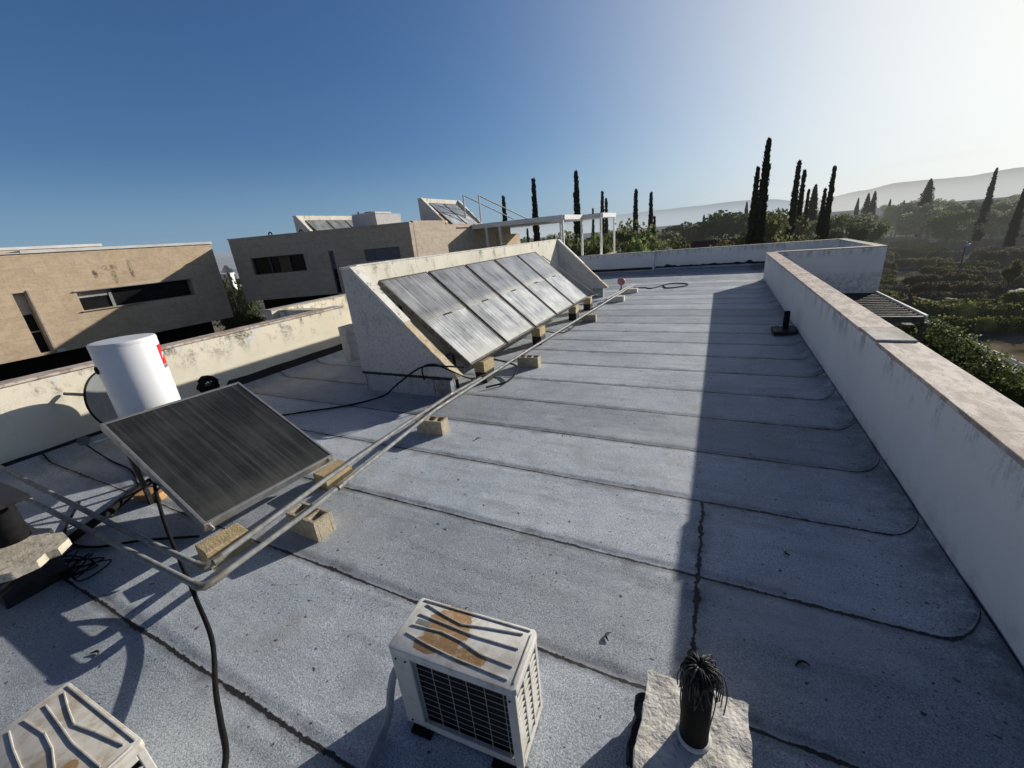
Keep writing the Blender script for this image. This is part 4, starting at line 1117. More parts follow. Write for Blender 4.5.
# ------------------------------------------------------------------ air conditioners
def make_ac(label, top, loc, rz, grp, tag2=True):
    t = thing('air_conditioner', label, 'air conditioner', loc, rz, grp)
    W, D, Hh, f = 0.665, 0.295, 0.54, 0.025
    z0, z1 = f, f + Hh
    bm = B()
    # carcass built as frame round the openings
    gx0, gx1 = -W / 2 + 0.115, W / 2 - 0.045
    gz0, gz1 = z0 + 0.045, z1 - 0.045
    box(bm, -W / 2, gx0, 0.0, D, z0, z1 - 0.001, 0.006)
    box(bm, gx0 + 0.0005, gx1 - 0.0005, 0.0, 0.02, gz1, z1 - 0.001, 0.003)
    box(bm, gx0 + 0.0005, gx1 - 0.0005, 0.0, 0.02, z0, gz0, 0.003)
    box(bm, gx1, W / 2, 0.0, 0.022, z0, z1 - 0.001, 0.004)
    box(bm, W / 2 - 0.02, W / 2, D - 0.03, D, z0, z1 - 0.001, 0.004)
    box(bm, W / 2 - 0.02, W / 2, 0.0225, D - 0.0305, z1 - 0.06, z1 - 0.001, 0.003)
    box(bm, W / 2 - 0.02, W / 2, 0.0225, D - 0.0305, z0, z0 + 0.05, 0.003)
    box(bm, gx0 + 0.0005, W / 2 - 0.0205, D - 0.012, D, z0, z1 - 0.001)
    box(bm, gx0 + 0.0005, W / 2 - 0.0205, 0.0205, D - 0.0125, z0 + 0.002, z0 + 0.02)
    obj('body', bm, M['ac_paint'], t)
    bm = B(); box(bm, gx0 + 0.001, gx1 - 0.001, 0.034, 0.05, z0 + 0.021, z1 - 0.002)
    box(bm, W / 2 - 0.045, W / 2 - 0.03, 0.051, D - 0.031, z0 + 0.021, z1 - 0.002)
    obj('cooling_coil', bm, M['coil'], t)
    # wire guard at the front
    bm = B()
    nv, nh = 6, 11
    for i in range(nv):
        x = gx0 + 0.02 + (gx1 - gx0 - 0.04) * i / (nv - 1)
        tube(bm, [(x, 0.010, gz0 - 0.005), (x, 0.010, gz1 + 0.005)], 0.0017, 6)
    for k in range(nh):
        z = gz0 + 0.012 + (gz1 - gz0 - 0.024) * k / (nh - 1)
        tube(bm, [(gx0 - 0.004, 0.0145, z), (gx1 + 0.004, 0.0145, z)], 0.0011, 6)
    obj('front_guard', bm, M['wire'], t)
    # side louvres
    bm = B()
    ly0, ly1, lz0, lz1 = 0.0228, D - 0.0308, z0 + 0.0505, z1 - 0.0605
    for q in (0.33, 0.66):
        yy = ly0 + (ly1 - ly0) * q
        box(bm, W / 2 - 0.012, W / 2 + 0.001, yy - 0.006, yy + 0.006, lz0, lz1)
    for k in range(1, 10):
        z = lz0 + (lz1 - lz0) * k / 10
        prism(bm, [(W / 2 - 0.010, z + 0.002), (W / 2 - 0.001, z - 0.003), (W / 2 - 0.001, z + 0.001), (W / 2 - 0.010, z + 0.006)], ly0, ly1, 'y')
    obj('side_louvre', bm, M['ac_paint'], t)
    # lid with pressed ribs
    bm = B()
    ch = 0.014
    o_ = 0.006
    poly = [(-W / 2 - o_ + ch, -o_), (W / 2 + o_ - ch, -o_), (W / 2 + o_, -o_ + ch), (W / 2 + o_, D + o_ - ch), (W / 2 + o_ - ch, D + o_), (-W / 2 - o_ + ch, D + o_), (-W / 2 - o_, D + o_ - ch), (-W / 2 - o_, -o_ + ch)]
    poly = [(x, y - D / 2) for x, y in poly]
    tb = bmesh.new()
    prism(tb, poly, -0.028, 0.012, 'z', 0, None, 0.005)
    join(bm, tb)
    lid = obj('lid', bm, top, t, smooth=30)
    lid.location = (0, D / 2, z1)
    bm = B()
    lines = [[(-0.29, 0.125), (-0.16, 0.095), (-0.04, 0.073), (0.10, 0.095), (0.29, 0.118)],
             [(-0.295, 0.06), (-0.10, 0.045), (0.06, 0.032), (0.295, 0.035)],
             [(-0.30, -0.012), (-0.12, 0.0), (0.0, -0.015), (0.13, -0.05), (0.30, -0.058)],
             [(-0.30, -0.062), (-0.17, -0.085), (0.0, -0.105), (0.30, -0.122)]]
    for ln in lines:
        for i in range(len(ln) - 1):
            a, b = Vector((ln[i][0] * 0.955, ln[i][1] * 0.94, 0)), Vector((ln[i + 1][0] * 0.955, ln[i + 1][1] * 0.94, 0))
            d = (b - a).normalized(); nrm = Vector((-d.y, d.x, 0))
            a = a - d * 0.002; b = b + d * 0.002
            tb = bmesh.new()
            prof = [(-0.0036, 0.0), (-0.0022, 0.0055), (0.0022, 0.0055), (0.0036, 0.0)]
            va = [tb.verts.new(a + nrm * p + Vector((0, 0, 0.0122 + q))) for p, q in prof]
            vb = [tb.verts.new(b + nrm * p + Vector((0, 0, 0.0122 + q))) for p, q in prof]
            for k in range(3): tb.faces.new((va[k], va[k + 1], vb[k + 1], vb[k]))
            tb.faces.new(va); tb.faces.new(vb)
            join(bm, tb)
    # low rim round the lid
    for (x0, x1, y0, y1) in ((-W / 2 + 0.025, W / 2 - 0.025, D / 2 - 0.012, D / 2 - 0.004), (W / 2 - 0.018, W / 2 - 0.010, -D / 2 + 0.025, D / 2 - 0.025)):
        box(bm, x0, x1, y0, y1, 0.0122, 0.0165, 0.001)
    obj('rib', bm, M['rib'], lid, smooth=30)
    if tag2:
        bm = B(); box(bm, -0.275, -0.195, 0.004, 0.030, 0.0123, 0.0132); obj('rating_sticker', bm, M['sticker'], lid)
    for x in (-W / 2 + 0.10, W / 2 - 0.10):
        bm = B(); box(bm, x - 0.06, x + 0.06, -0.035, D + 0.035, 0, f - 0.001, 0.006); obj('foot', bm, M['rubber'], t)
    for (sx, sz) in ((-W / 2 + 0.03, z1 - 0.06), (-W / 2 + 0.085, z1 - 0.06), (-W / 2 + 0.04, z0 + 0.03), (W / 2 - 0.03, z1 - 0.07)):
        bm = B(); tube(bm, [(sx, 0.003, sz), (sx, -0.004, sz)], 0.006, 8); obj('screw', bm, M['dark_metal'], t)
    return t
make_ac('whole air conditioner unit with a rust patch on its lid, near the vent slab', M['ac_top'], (-0.985, 0.995, 0.0), R_(4), 'air conditioners on the roof')
make_ac('air conditioner cut off by the lower left corner, its lid stained pale brown', M['ac_top2'], (-2.33, -0.055, 0.0), R_(1.5), 'air conditioners on the roof', False)
cable('hose', 'pale grey insulated hose leaving the left side of the air conditioner', [(-1.30, 1.08, 0.33), (-1.37, 1.03, 0.32), (-1.395, 0.985, 0.22), (-1.40, 0.94, 0.09), (-1.40, 0.88, 0.03), (-1.37, 0.74, 0.025), (-1.3, 0.5, 0.025)], 0.021, 'hose_grey', cat='hose')

# ------------------------------------------------------------------ vent slab with pipe and cables (bottom right)
vs = thing('vent_slab', 'square rough concrete vent slab with black pipe at the bottom edge', 'vent', (0.055, 1.29, 0))
bm = B(); box(bm, -0.225, 0.225, -0.33, 0.275, 0.13, 0.25, 0, rough=0.014, cuts=20)
obj('slab', bm, M['slab'], vs, smooth=40)
bm = B(); box(bm, -0.20, 0.20, -0.30, 0.25, 0, 0.135, 0, rough=0.012, cuts=8)
box(bm, -0.27, -0.19, -0.05, 0.19, 0.0, 0.16, 0, rough=0.03, cuts=6); box(bm, 0.19, 0.27, -0.12, 0.10, 0.0, 0.10, 0, rough=0.03, cuts=6)
obj('curb', bm, M['bitumen'], vs, smooth=60)
bm = B(); lathe(bm, [(0.060, 0.245), (0.060, 0.665), (0.052, 0.67), (0.052, 0.30)], 28, Matrix.Translation((-0.003, 0.045, 0)))
obj('pipe', bm, M['rubber'], vs, smooth=50)
bm = B(); lathe(bm, [(0.061, 0.247), (0.074, 0.251), (0.070, 0.258), (0.061, 0.262)], 28, Matrix.Translation((-0.003, 0.045, 0)))
obj('collar', bm, M['plaster'], vs, smooth=50)
bm = B()
rc = random.Random(5)
for k in range(70):
    a = rc.uniform(0, 2 * PI)
    ro = rc.uniform(0.050, 0.088); hh = rc.uniform(0.022, 0.045); ln = rc.uniform(0.03, 0.13)
    if k % 9 == 0: ln += 0.09; ro += 0.02
    ca, sa = math.cos(a), math.sin(a)
    px_, py_ = 0.052, 1.335
    zt = 0.655
    tw = rc.uniform(-0.5, 0.5)
    pts = [(px_ + ca * 0.006, py_ + sa * 0.006, zt + 0.01), (px_ + ca * ro * 0.35, py_ + sa * ro * 0.35, zt + hh), (px_ + ca * ro * 0.78, py_ + sa * ro * 0.78, zt + hh * 0.7),
           (px_ + math.cos(a + tw * 0.4) * ro * 1.0, py_ + math.sin(a + tw * 0.4) * ro * 1.0, zt - ln * 0.35), (px_ + math.cos(a + tw) * ro * 0.98, py_ + math.sin(a + tw) * ro * 0.98, zt - ln)]
    tube(bm, smooth_path(pts, 5), 0.0026, 6)
o = obj('cable_bunch', bm, M['cable'], smooth=60); props(o, 'bunch of thin black cables drooping out of the vent pipe on the slab', 'cables')

# ------------------------------------------------------------------ broken vent slab at the left edge
ls = thing('vent_slab', 'broken concrete slab around a black capped flue at the left edge of the photo', 'vent', (-5.0, 0.555, 0))
bm = B()
poly = [(-0.75, -0.30), (-0.30, -0.27), (0.10, -0.26), (0.42, -0.20), (0.50, -0.12), (0.53, 0.03), (0.47, 0.10), (0.50, 0.17), (0.40, 0.27), (0.22, 0.29), (0.12, 0.23), (0.02, 0.27), (-0.15, 0.21), (-0.75, 0.24)]
tb = bmesh.new(); prism(tb, [(x * 0.92, y * 0.92) for x, y in poly], 0.335, 0.40, 'z')
bmesh.ops.triangulate(tb, faces=tb.faces); bmesh.ops.subdivide_edges(tb, edges=tb.edges, cuts=7, use_grid_fill=True)
for v in tb.verts: v.co += mnoise.noise_vector(v.co * 6) * 0.006 + mnoise.noise_vector(v.co * 30) * 0.0022
join(bm, tb)
obj('slab', bm, M['slab_tan'], ls, smooth=45)
bm = B(); box(bm, -0.7, 0.18, -0.18, 0.20, 0, 0.345, 0, rough=0.02, cuts=8)
obj('curb', bm, M['bitumen'], ls, smooth=50)
bm = B(); lathe(bm, [(0.10, 0.39), (0.10, 0.74), (0.09, 0.74), (0.09, 0.40)], 24, Matrix.Translation((-0.10, 0.06, 0)))
obj('flue', bm, M['rubber'], ls, smooth=40)
bm = B(); box(bm, -0.50, 0.20, -0.17, 0.22, 0.765, 0.795, 0.005, 2, Matrix.Rotation(R_(-2), 4, 'Y'))
obj('flue_cap', bm, M['dark_metal'], ls)
for (qx, qy) in ((-0.22, 0.0), (0.02, 0.12)):
    bm = B(); box(bm, qx - 0.015, qx + 0.015, qy - 0.015, qy + 0.015, 0.70, 0.766); obj('cap_bracket', bm, M['dark_metal'], ls)

# small black vent by the right parapet
sv = thing('roof_outlet', 'small black pipe outlet on a tar base by the right parapet', 'vent', (1.36, 10.05, 0))
bm = B(); lathe(bm, [(0.055, 0.05), (0.055, 0.46), (0.045, 0.46), (0.045, 0.1)], 18); obj('pipe', bm, M['rubber'], sv, smooth=40)
bm = B(); box(bm, -0.22, 0.20, -0.28, 0.25, 0.0, 0.09, 0, rough=0.03, cuts=6); obj('flange', bm, M['bitumen'], sv, smooth=60)

# bits of tar and bark on the felt
for i, (x, y, a, s) in enumerate(((0.58, 2.08, 0.6, 0.9), (-0.45, 1.85, 1.9, 0.7), (-3.6, 0.47, 0.4, 0.8), (-2.62, 3.95, 1.3, 0.9), (0.62, 3.0, 2.4, 0.5))):
    bm = B()
    tube(bm, smooth_path([(-0.04 * s, 0, 0.008), (0, 0.012, 0.012), (0.03 * s, 0.008, 0.01), (0.05 * s, -0.02, 0.006)], 4), [0.003, 0.004, 0.006, 0.007, 0.008, 0.008, 0.007, 0.006, 0.006, 0.005, 0.004, 0.003, 0.002], 6)
    o = obj('tar_scrap', bm, M['bitumen'], smooth=60); o.location = (x, y, 0); o.rotation_euler = (0, 0, a)
    props(o, ['curled scrap of tar on the shaded felt right of the vent slab', 'small forked scrap of tar left of the vent slab', 'scrap of tar beside the seam at the lower left', 'scrap of tar in front of the rack wall', 'scrap of tar on the shaded felt near the right parapet'][i], 'debris', 'scraps on the roof felt')

# =================================================================== NEIGHBOURS
# ---- left house
h1 = thing('neighbour_house', 'beige stone house on the left, half in shadow, with a long strip window', 'house', (-19.5, 0, -7))
def put(o, th):
    o.matrix_parent_inverse = Matrix.Translation(-Vector(th.location)); return o
bm = B()
hol = [(6.27 + 9, 9.83 + 9, 1.30, 1.93), (4.83 + 9, 5.13 + 9, 0.19, 2.10)]
wall_with_holes(bm, (-19.5, -9), (0, 1), 20.05, 0.12, 3.24, hol, 0.22)
box(bm, -32, -19.75, -9, 11.05, 0.12, 3.20)
box(bm, -19.75, -19.502, 10.95, 11.05, 0.12, 3.24); box(bm, -19.75, -19.502, -9, 11.05, 0.115, 0.119)
put(obj('wall', bm, M['stone1'], h1), h1)
bm = B(); box(bm, -30, -21.2, -9, 10.95, -7, 0.11)
put(obj('ground_floor', bm, M['dark_void'], h1), h1)
bm = B(); box(bm, -32, -19.45, 5.4, 11.08, 3.242, 3.33); box(bm, -32, -19.45, -9, 5.38, 3.242, 3.27)
put(obj('roof_edge', bm, M['plaster'], h1), h1)
bm = B(); box(bm, -32, -24.0, -9, 9.1, 3.275, 3.58); put(obj('upper_parapet', bm, M['stone1'], h1), h1)
bm = B(); box(bm, -32, -23.96, -9, 9.16, 3.582, 3.68); put(obj('roof_edge', bm, M['plaster'], h1), h1)
wn = put(obj('window', (lambda b: (box(b, -19.74, -19.725, 6.28, 9.82, 1.31, 1.92), b)[1])(B()), M['glass_dark'], h1), h1)
bm = B()
for y0, y1 in ((6.275, 6.32), (7.15, 7.24), (9.78, 9.825)): box(bm, -19.722, -19.68, y0, y1, 1.305, 1.925)
box(bm, -19.45, -19.503, 6.2, 9.9, 1.935, 1.965); box(bm, -19.44, -19.503, 6.2, 8.0, 1.27, 1.29)
obj('frame', bm, M['dull_frame'], wn)
bm = B(); box(bm, -19.721, -19.70, 6.33, 7.14, 1.72, 1.915)
obj('blind', bm, M['shutter_light'], wn)
wv = put(obj('window', (lambda b: (box(b, -19.74, -19.725, 4.835, 5.125, 0.2, 2.09), b)[1])(B()), M['glass_dark'], h1), h1)
bm = B(); box(bm, -19.722, -19.66, 4.832, 4.86, 0.195, 2.095); box(bm, -19.722, -19.66, 5.10, 5.128, 0.195, 2.095); box(bm, -19.722, -19.66, 4.862, 5.098, 0.85, 0.89); box(bm, -19.722, -19.66, 4.862, 5.098, 1.42, 1.45)
box(bm, -19.47, -19.503, 5.14, 5.18, 0.15, 2.15)
obj('frame', bm, M['dull_frame'], wv)
bm = B(); box(bm, -19.721, -19.70, 4.862, 5.098, 1.452, 2.08)
obj('blind', bm, M['shutter_light'], wv)
bm = B(); box(bm, -19.494, -19.46, 5.2, 5.4, 0.121, 0.21); put(obj('ledge', bm, M['plaster'], h1), h1)

# ---- middle house (its front is turned)
h2 = thing('neighbour_house', 'shaded stone house in the middle with square window and slit window', 'house', (-15.5, 16, -7))
A = Vector((-19.5, 11.81)); U = Vector((0.9152, 0.403)); Lf = 8.14
E_ = A + U * Lf
bm = B()
hol = [(0.75, 3.21, 1.79, 2.52), (4.34, 4.57, 0.69, 2.52), (5.95, 7.53, 1.95, 2.45)]
wall_with_holes(bm, tuple(A), tuple(U), Lf, 0.67, 3.36, hol, 0.2)
N2 = Vector((-U.y, U.x))
Ai = A + N2 * 0.24; Ei = E_ + N2 * 0.24
prism(bm, [tuple(Ai), tuple(Ei), (-12.06, E_.y + 0.25), (-12.05, 17.8), (-13.0, 17.8), (-13.0, 27.0), (-25, 27), (-24.2, 17.0)], 0.67, 3.33, 'z')
prism(bm, [tuple(A), tuple(Ai), (Ai.x - 0.004, Ai.y + 0.01), (A.x - 0.004, A.y)], 0.67, 3.36, 'z')
prism(bm, [tuple(E_), tuple(Ei), (Ei.x + 0.02, Ei.y), (-12.05, E_.y + 0.24), (-12.05, E_.y)], 0.67, 3.362, 'z')
box(bm, -12.25, -12.049, 15.36, 17.8, 0.67, 3.44)
put(obj('wall', bm, M['stone2'], h2), h2)
bm = B(); prism(bm, [(-22.6, 14.6), (-12.6, 19.0), (-12.6, 26), (-24, 26)], -7, 0.665, 'z')
put(obj('ground_floor', bm, M['dark_void'], h2), h2)
bm = B()
e0, e1 = A - U * 0.03, E_ + U * 0.02
prism(bm, [tuple(e0 - N2 * 0.03), tuple(e1 - N2 * 0.03), tuple(e1 + N2 * 0.25), tuple(e0 + N2 * 0.25)], 3.364, 3.40, 'z')
put(obj('roof_edge', bm, M['coping_pale'], h2), h2)
def on_front(u0, u1, za, zb, d0, d1):
    p = A + U * u0 + N2 * d0; q = A + U * u1 + N2 * d0; r_ = A + U * u1 + N2 * d1; s_ = A + U * u0 + N2 * d1
    b = B(); prism(b, [tuple(p), tuple(q), tuple(r_), tuple(s_)], za, zb, 'z'); return b
w2 = put(obj('window', on_front(0.755, 3.205, 1.795, 2.515, 0.19, 0.20), M['glass_dark'], h2), h2)
b = on_front(0.752, 0.80, 1.793, 2.517, 0.12, 0.187)
for (u0, u1) in ((1.52, 1.57), (2.42, 2.47), (3.16, 3.208)):
    join(b, on_front(u0, u1, 1.793, 2.517, 0.12, 0.187))
join(b, on_front(0.75, 3.21, 1.79, 1.82, 0.125, 0.186)); join(b, on_front(0.75, 3.21, 2.49, 2.52, 0.125, 0.186))
obj('frame', b, M['window_frame'], w2)
obj('curtain', on_front(1.95, 2.42, 1.80, 2.51, 0.15, 0.186), M['curtain'], w2)
w3 = put(obj('window', on_front(4.345, 4.565, 0.70, 2.515, 0.17, 0.19), M['glass_dark'], h2), h2)
obj('blind', on_front(4.347, 4.563, 1.75, 2.51, 0.14, 0.168), M['shutter'], w3)
b = on_front(4.347, 4.563, 1.25, 1.29, 0.13, 0.168); obj('frame', b, M['window_frame'], w3)
put(obj('shutter', on_front(5.955, 7.525, 1.955, 2.445, 0.08, 0.12), M['shutter'], h2), h2)
# roof block on the middle house, its two rack walls with collectors
rb = thing('roof_block', 'white rendered stair block on the roof of the shaded house', 'roof block', (-15.6, 17, 2.6))
bm = B(); box(bm, -0.8, 0.75, -0.8, 1.0, 0, 1.42); obj('wall', bm, M['spatter'], rb)
bm = B(); box(bm, -0.72, 0.78, -0.83, 0.3, 1.422, 1.50); obj('roof_slab', bm, M['plaster'], rb)
bm = B(); box(bm, -0.3, 0.1, -0.4, -0.1, 1.502, 1.58, 0.02); obj('roof_vent', bm, M['dark_metal'], rb); bm = B(); tube(bm, [(-0.6, -0.5, 1.42), (-0.6, -0.5, 1.62)], 0.04); obj('vent_pipe', bm, M['dark_metal'], rb)
def far_rack(label, lab, xb, y0, y1, zf, n, grp):
    make_rack('rack_wall', label, 'wall', xb, y0, y1, zf, False)
    for i in range(n):
        c = copy_tree(col0); c['label'] = lab[i]; c['group'] = grp
        c.matrix_world = slope_matrix(xb + 2.1, y0 + 0.36 + 1.412 * i, zf + 0.475, SL)
far_rack('concrete rack wall at the left end of the shaded house roof', ['leftmost small collector on the roof of the shaded house', 'middle of the three collectors on the roof of the shaded house', 'rightmost of the three collectors on the roof of the shaded house'], -21.2, 16.7, 21.4, 2.36, 3, 'collectors on the left rack of the shaded house')
far_rack('concrete rack wall standing above the white pergola beams', ['left collector on the rack above the white pergola', 'right collector on the rack above the white pergola'], -15.05, 19.9, 23.8, 2.66, 2, 'collectors on the rack above the pergola')
for i, (p, s) in enumerate((((-17.9, 12.75, 3.39), 0.11), ((-16.6, 13.3, 3.39), 0.09))):
    bm = B(); tube(bm, smooth_path([(-s, 0, 0), (-s * 0.8, 0, s * 0.9), (0, 0, s * 1.2), (s * 0.8, 0, s * 0.9), (s, 0, 0)], 4), 0.03, 6)
    o = obj('roof_hook', bm, M['dark_metal']); o.location = p
    props(o, ['dark curved pipe on the roof edge of the shaded house, the left one', 'smaller dark pipe on the roof edge of the shaded house, the right one'][i], 'pipe', 'pipes on the shaded roof edge')
# ladder hand rails
lr = thing('hand_rail', 'pair of sloping white hand rails rising above the pergola', 'hand rail', (-13.2, 22.2, 3.2))
bm = B(); tube(bm, [(-0.4, 0.1, 0.2), (-0.4, 0.1, 1.72)], 0.05); tube(bm, [(0.45, 0.4, 0.2), (0.45, 0.4, 1.62)], 0.05); obj('post', bm, M['white_metal'], lr)
bm = B(); tube(bm, [(-0.4, 0.1, 1.72), (-0.35, 6.6, 0.40)], 0.035); tube(bm, [(0.45, 0.4, 1.62), (0.5, 7.0, 0.36)], 0.035); obj('rail', bm, M['window_frame'], lr)
# white pergola
pg = thing('pergola', 'white L-shaped pergola with thin posts behind the rack wall', 'pergola', (-9, 23, 0))
def seg(b, p, q, w, z0, z1):
    p, q = Vector(p), Vector(q); d = (q - p).normalized(); n = Vector((-d.y, d.x)) * w / 2
    prism(b, [tuple(p - n), tuple(q - n), tuple(q + n), tuple(p + n)], z0, z1, 'z')
bm = B()
seg(bm, (-14.4, 21.9), (-7.45, 21.9), 0.12, 3.02, 3.26); seg(bm, (-7.45, 21.965), (-7.4, 25.14), 0.12, 3.021, 3.261)
seg(bm, (-7.5, 25.2), (-6.25, 25.2), 0.12, 3.02, 3.26); seg(bm, (-6.25, 25.265), (-6.15, 28.3), 0.12, 3.021, 3.261)
seg(bm, (-14.4, 28.3), (-6.22, 28.3), 0.12, 3.02, 3.26)
put(obj('beam', bm, M['white_metal'], pg), pg)
bm = B()
for k in range(9):
    y = 22.4 + k * 0.66
    seg(bm, (-14.4, y), (-7.52 if y < 25 else -6.35, y), 0.07, 3.06, 3.2)
put(obj('slat', bm, M['white_metal'], pg), pg)
bm = B(); prism(bm, [(-14.4, 21.97), (-9.4, 21.97), (-9.4, 28.2), (-14.4, 28.2)], 3.215, 3.25, 'z')
put(obj('canopy', bm, M['shutter_light'], pg), pg)
for (x, y) in ((-14.3, 21.9), (-12.1, 21.95), (-11.2, 21.9), (-7.5, 21.92), (-7.42, 25.1), (-6.3, 25.2), (-6.2, 28.2), (-9.8, 28.2)):
    bm = B(); box(bm, x - 0.055, x + 0.055, y - 0.055, y + 0.055, -1.0, 3.018); put(obj('post', bm, M['white_metal'], pg), pg)
# terrace walls under the pergola
tw = thing('terrace_wall', 'pale terrace wall pieces in the shade of the white pergola', 'wall', (-13, 24, -1))
bm = B(); box(bm, -13.6, -12.9, 21.0, 23.5, 0, 2.9); box(bm, -13.4, -12.6, 24.8, 27.6, 0, 3.6)
put_ = obj('wall', bm, M['stone1'], tw)
bm = B(); box(bm, -12.88, -12.8, 21.4, 23.4, 0.2, 2.6); obj('door', bm, M['shutter_light'], tw)
tw.location = (0, 0, -1)
gw = thing('garden_wall', 'sunlit beige garden wall end rising behind the far parapet', 'wall', (-7.6, 31, -2))
bm = B(); prism(bm, [(0, 0), (0, 2.55), (9, 3.15), (9, 0)], 0, 0.3, 'x'); obj('wall', bm, M['stone1'], gw)
gw2 = thing('garden_wall', 'low white garden wall in front of the green shrubs by the pergola', 'wall', (-11.0, 29.5, -2))
bm = B(); box(bm, 0, 3.4, 0, 0.3, 0, 2.5); obj('wall', bm, M['plaster'], gw2)

# ---- pergola below on the right
p2 = thing('pergola', 'dark timber pergola with slatted shade, below the right parapet', 'pergola', (3.5, 16.4, -0.5))
bm = B(); seg(bm, (5.02, 14.25), (5.02, 18.58), 0.05, -0.56, -0.47); put(obj('edge_rail', bm, M['white_metal'], p2), p2)
bm = B()
seg(bm, (1.93, 14.25), (4.97, 14.25), 0.12, -0.66, -0.5)
for k in range(13):
    y = 14.62 + k * 0.31
    seg(bm, (1.93, y), (4.96, y), 0.07, -0.64, -0.515)
for x in (2.6, 3.7): seg(bm, (x, 14.32), (x, 18.55), 0.08, -0.78, -0.645)
put(obj('slat', bm, M['pergola_dark'], p2), p2)
bm = B()
for k in range(5):
    y0 = 14.5 + k * 0.85
    box(bm, 2.1, 4.9, y0, y0 + 0.5, -0.80, -0.785)
put(obj('shade_strip', bm, M['shade_cloth'], p2), p2)
bm = B(); box(bm, 4.93, 5.05, 14.2, 14.32, -7, -0.665); put(obj('post', bm, M['pergola_dark'], p2), p2)

# white rail fence beyond, blocks of a low wall
fe = thing('fence', 'white double rail fence in the garden below the right parapet', 'fence', (13.3, 28.5, -7))
bm = B()
tube(bm, [(-0.35, 9.0, 1.62), (-0.1, 4.0, 1.55), (0.1, -0.5, 1.55), (0.4, -9, 1.55)], 0.06, 8); tube(bm, [(-0.15, 9.0, 1.42), (0.1, 4.0, 1.36), (0.3, -0.5, 1.36), (0.6, -9, 1.36)], 0.04, 8)
obj('rail', bm, M['white_metal'], fe)
for k in range(7):
    bm = B(); tube(bm, [(-0.1 + 0.08 * (6 - k) - 0.2, -8 + 2.8 * k, 0), (-0.1 + 0.08 * (6 - k) - 0.2, -8 + 2.8 * k, 1.5)], 0.035, 8); obj('post', bm, M['white_metal'], fe)
for i, (x, y, L, rz, lb) in enumerate(((12.4, 26.6, 1.3, 0.4, 'pale concrete wall block nearest the right parapet in the garden'), (13.6, 29.0, 1.5, -0.5, 'pale concrete wall block below the white rail fence'), (14.4, 28.0, 1.6, -0.5, 'pale concrete wall block right of the other two in the garden'))):
    bm = B(); box(bm, -L / 2, L / 2, -0.25, 0.25, 0, 0.75, 0.03); box(bm, -L / 2 + 0.1, L / 2 - 0.1, -0.32, 0.3, 0.755, 0.86, 0.02)
    o = obj('garden_block', bm, M['plaster']); o.location = (x, y, -7); o.rotation_euler = (0, 0, rz); props(o, lb, 'block', 'pale blocks in the garden')
# street lamps
def lamp(label, x, y, z, h, arm, rz):
    t = thing('street_lamp', label, 'street lamp', (x, y, z), rz)
    bm = B(); tube(bm, [(0, 0, 0), (0, 0, h * 0.5), (0, 0, h)], [0.09, 0.07, 0.05], 10); obj('pole', bm, M['steel'], t, smooth=50)
    bm = B(); box(bm, -0.16, 0.16, -0.16, 0.16, 0, 0.12, 0.01); obj('base', bm, M['white'], t)
    bm = B(); box(bm, -0.12, arm, -0.12, 0.12, h - 0.02, h + 0.10, 0.03); lathe(bm, [(0.3, h - 0.1), (0.24, h + 0.05), (0.06, h + 0.3), (0, h + 0.32)], 12); obj('lamp_head', bm, M['white_metal'], t)
    return t
lamp('thin white lamp post standing among the dark hedges on the right', 24.1, 63.6, -7, 4.3, 0.4, 0.4)
lamp('slim grey street lamp in the gap between the two stone houses', -25.9, 15.1, -2.4, 4.4, 0.5, 2.2)

# far white houses in the gap and the red roofed one behind the far parapet
def small_house(label, x, y, z, L, W, Hh, rz, roofmat, gable, grp=None):
    t = thing('distant_house', label, 'house', (x, y, z), rz, grp)
    bm = B(); box(bm, -L / 2, L / 2, -W / 2, W / 2, 0, Hh); obj('wall', bm, M['plaster'], t)
    bm = B()
    if gable: prism(bm, [(-W / 2 - 0.4, Hh + 0.01), (W / 2 + 0.4, Hh + 0.01), (0, Hh + W * 0.32)], -L / 2 - 0.4, L / 2 + 0.4, 'x')
    else: box(bm, -L / 2 - 0.1, L / 2 + 0.1, -W / 2 - 0.1, W / 2 + 0.1, Hh + 0.01, Hh + 0.35)
    obj('roof', bm, roofmat, t)
    for k in range(3):
        bm = B(); x0 = -L / 2 + L * (0.15 + 0.28 * k); box(bm, x0, x0 + L * 0.13, -W / 2 - 0.03, -W / 2 - 0.005, Hh * 0.4, Hh * 0.75); obj('window', bm, M['glass_dark'], t)
    return t
small_house('low house with a faded red tiled roof beyond the far parapet', -1.2, 62.0, -7, 11, 8, 4.2, 0.1, M['roof_tile'], True)
small_house('small white house in the distance, left in the gap between the stone houses', -150, 82, -7, 12, 9, 6, 0.9, M['plaster'], False, 'distant white houses in the gap')
small_house('small white house in the distance, right in the gap between the stone houses', -152, 92, -7, 10, 9, 5.5, 0.9, M['plaster'], False, 'distant white houses in the gap')
small_house('pale house among the trees right of the tall cypress group', 27.5, 150, -7, 14, 8, 6.0, 0.2, M['plaster'], False)

# =================================================================== VEGETATION
def leaf(bm, p, s, rng, up=0.0, stretch=1.0):
    d = Vector((rng.gauss(0, 1), rng.gauss(0, 1), rng.gauss(0, 1) + up)).normalized()
    a = d.orthogonal().normalized(); a.rotate(__import__('mathutils').Quaternion(d, rng.uniform(0, 6.28)))
    b = d.cross(a)
    a *= s * 0.5 * stretch; b *= s * 0.5
    bm.faces.new([bm.verts.new(p - a - b * 0.6), bm.verts.new(p + a * 0.2 - b), bm.verts.new(p + a + b * 0.2), bm.verts.new(p - a * 0.3 + b)])

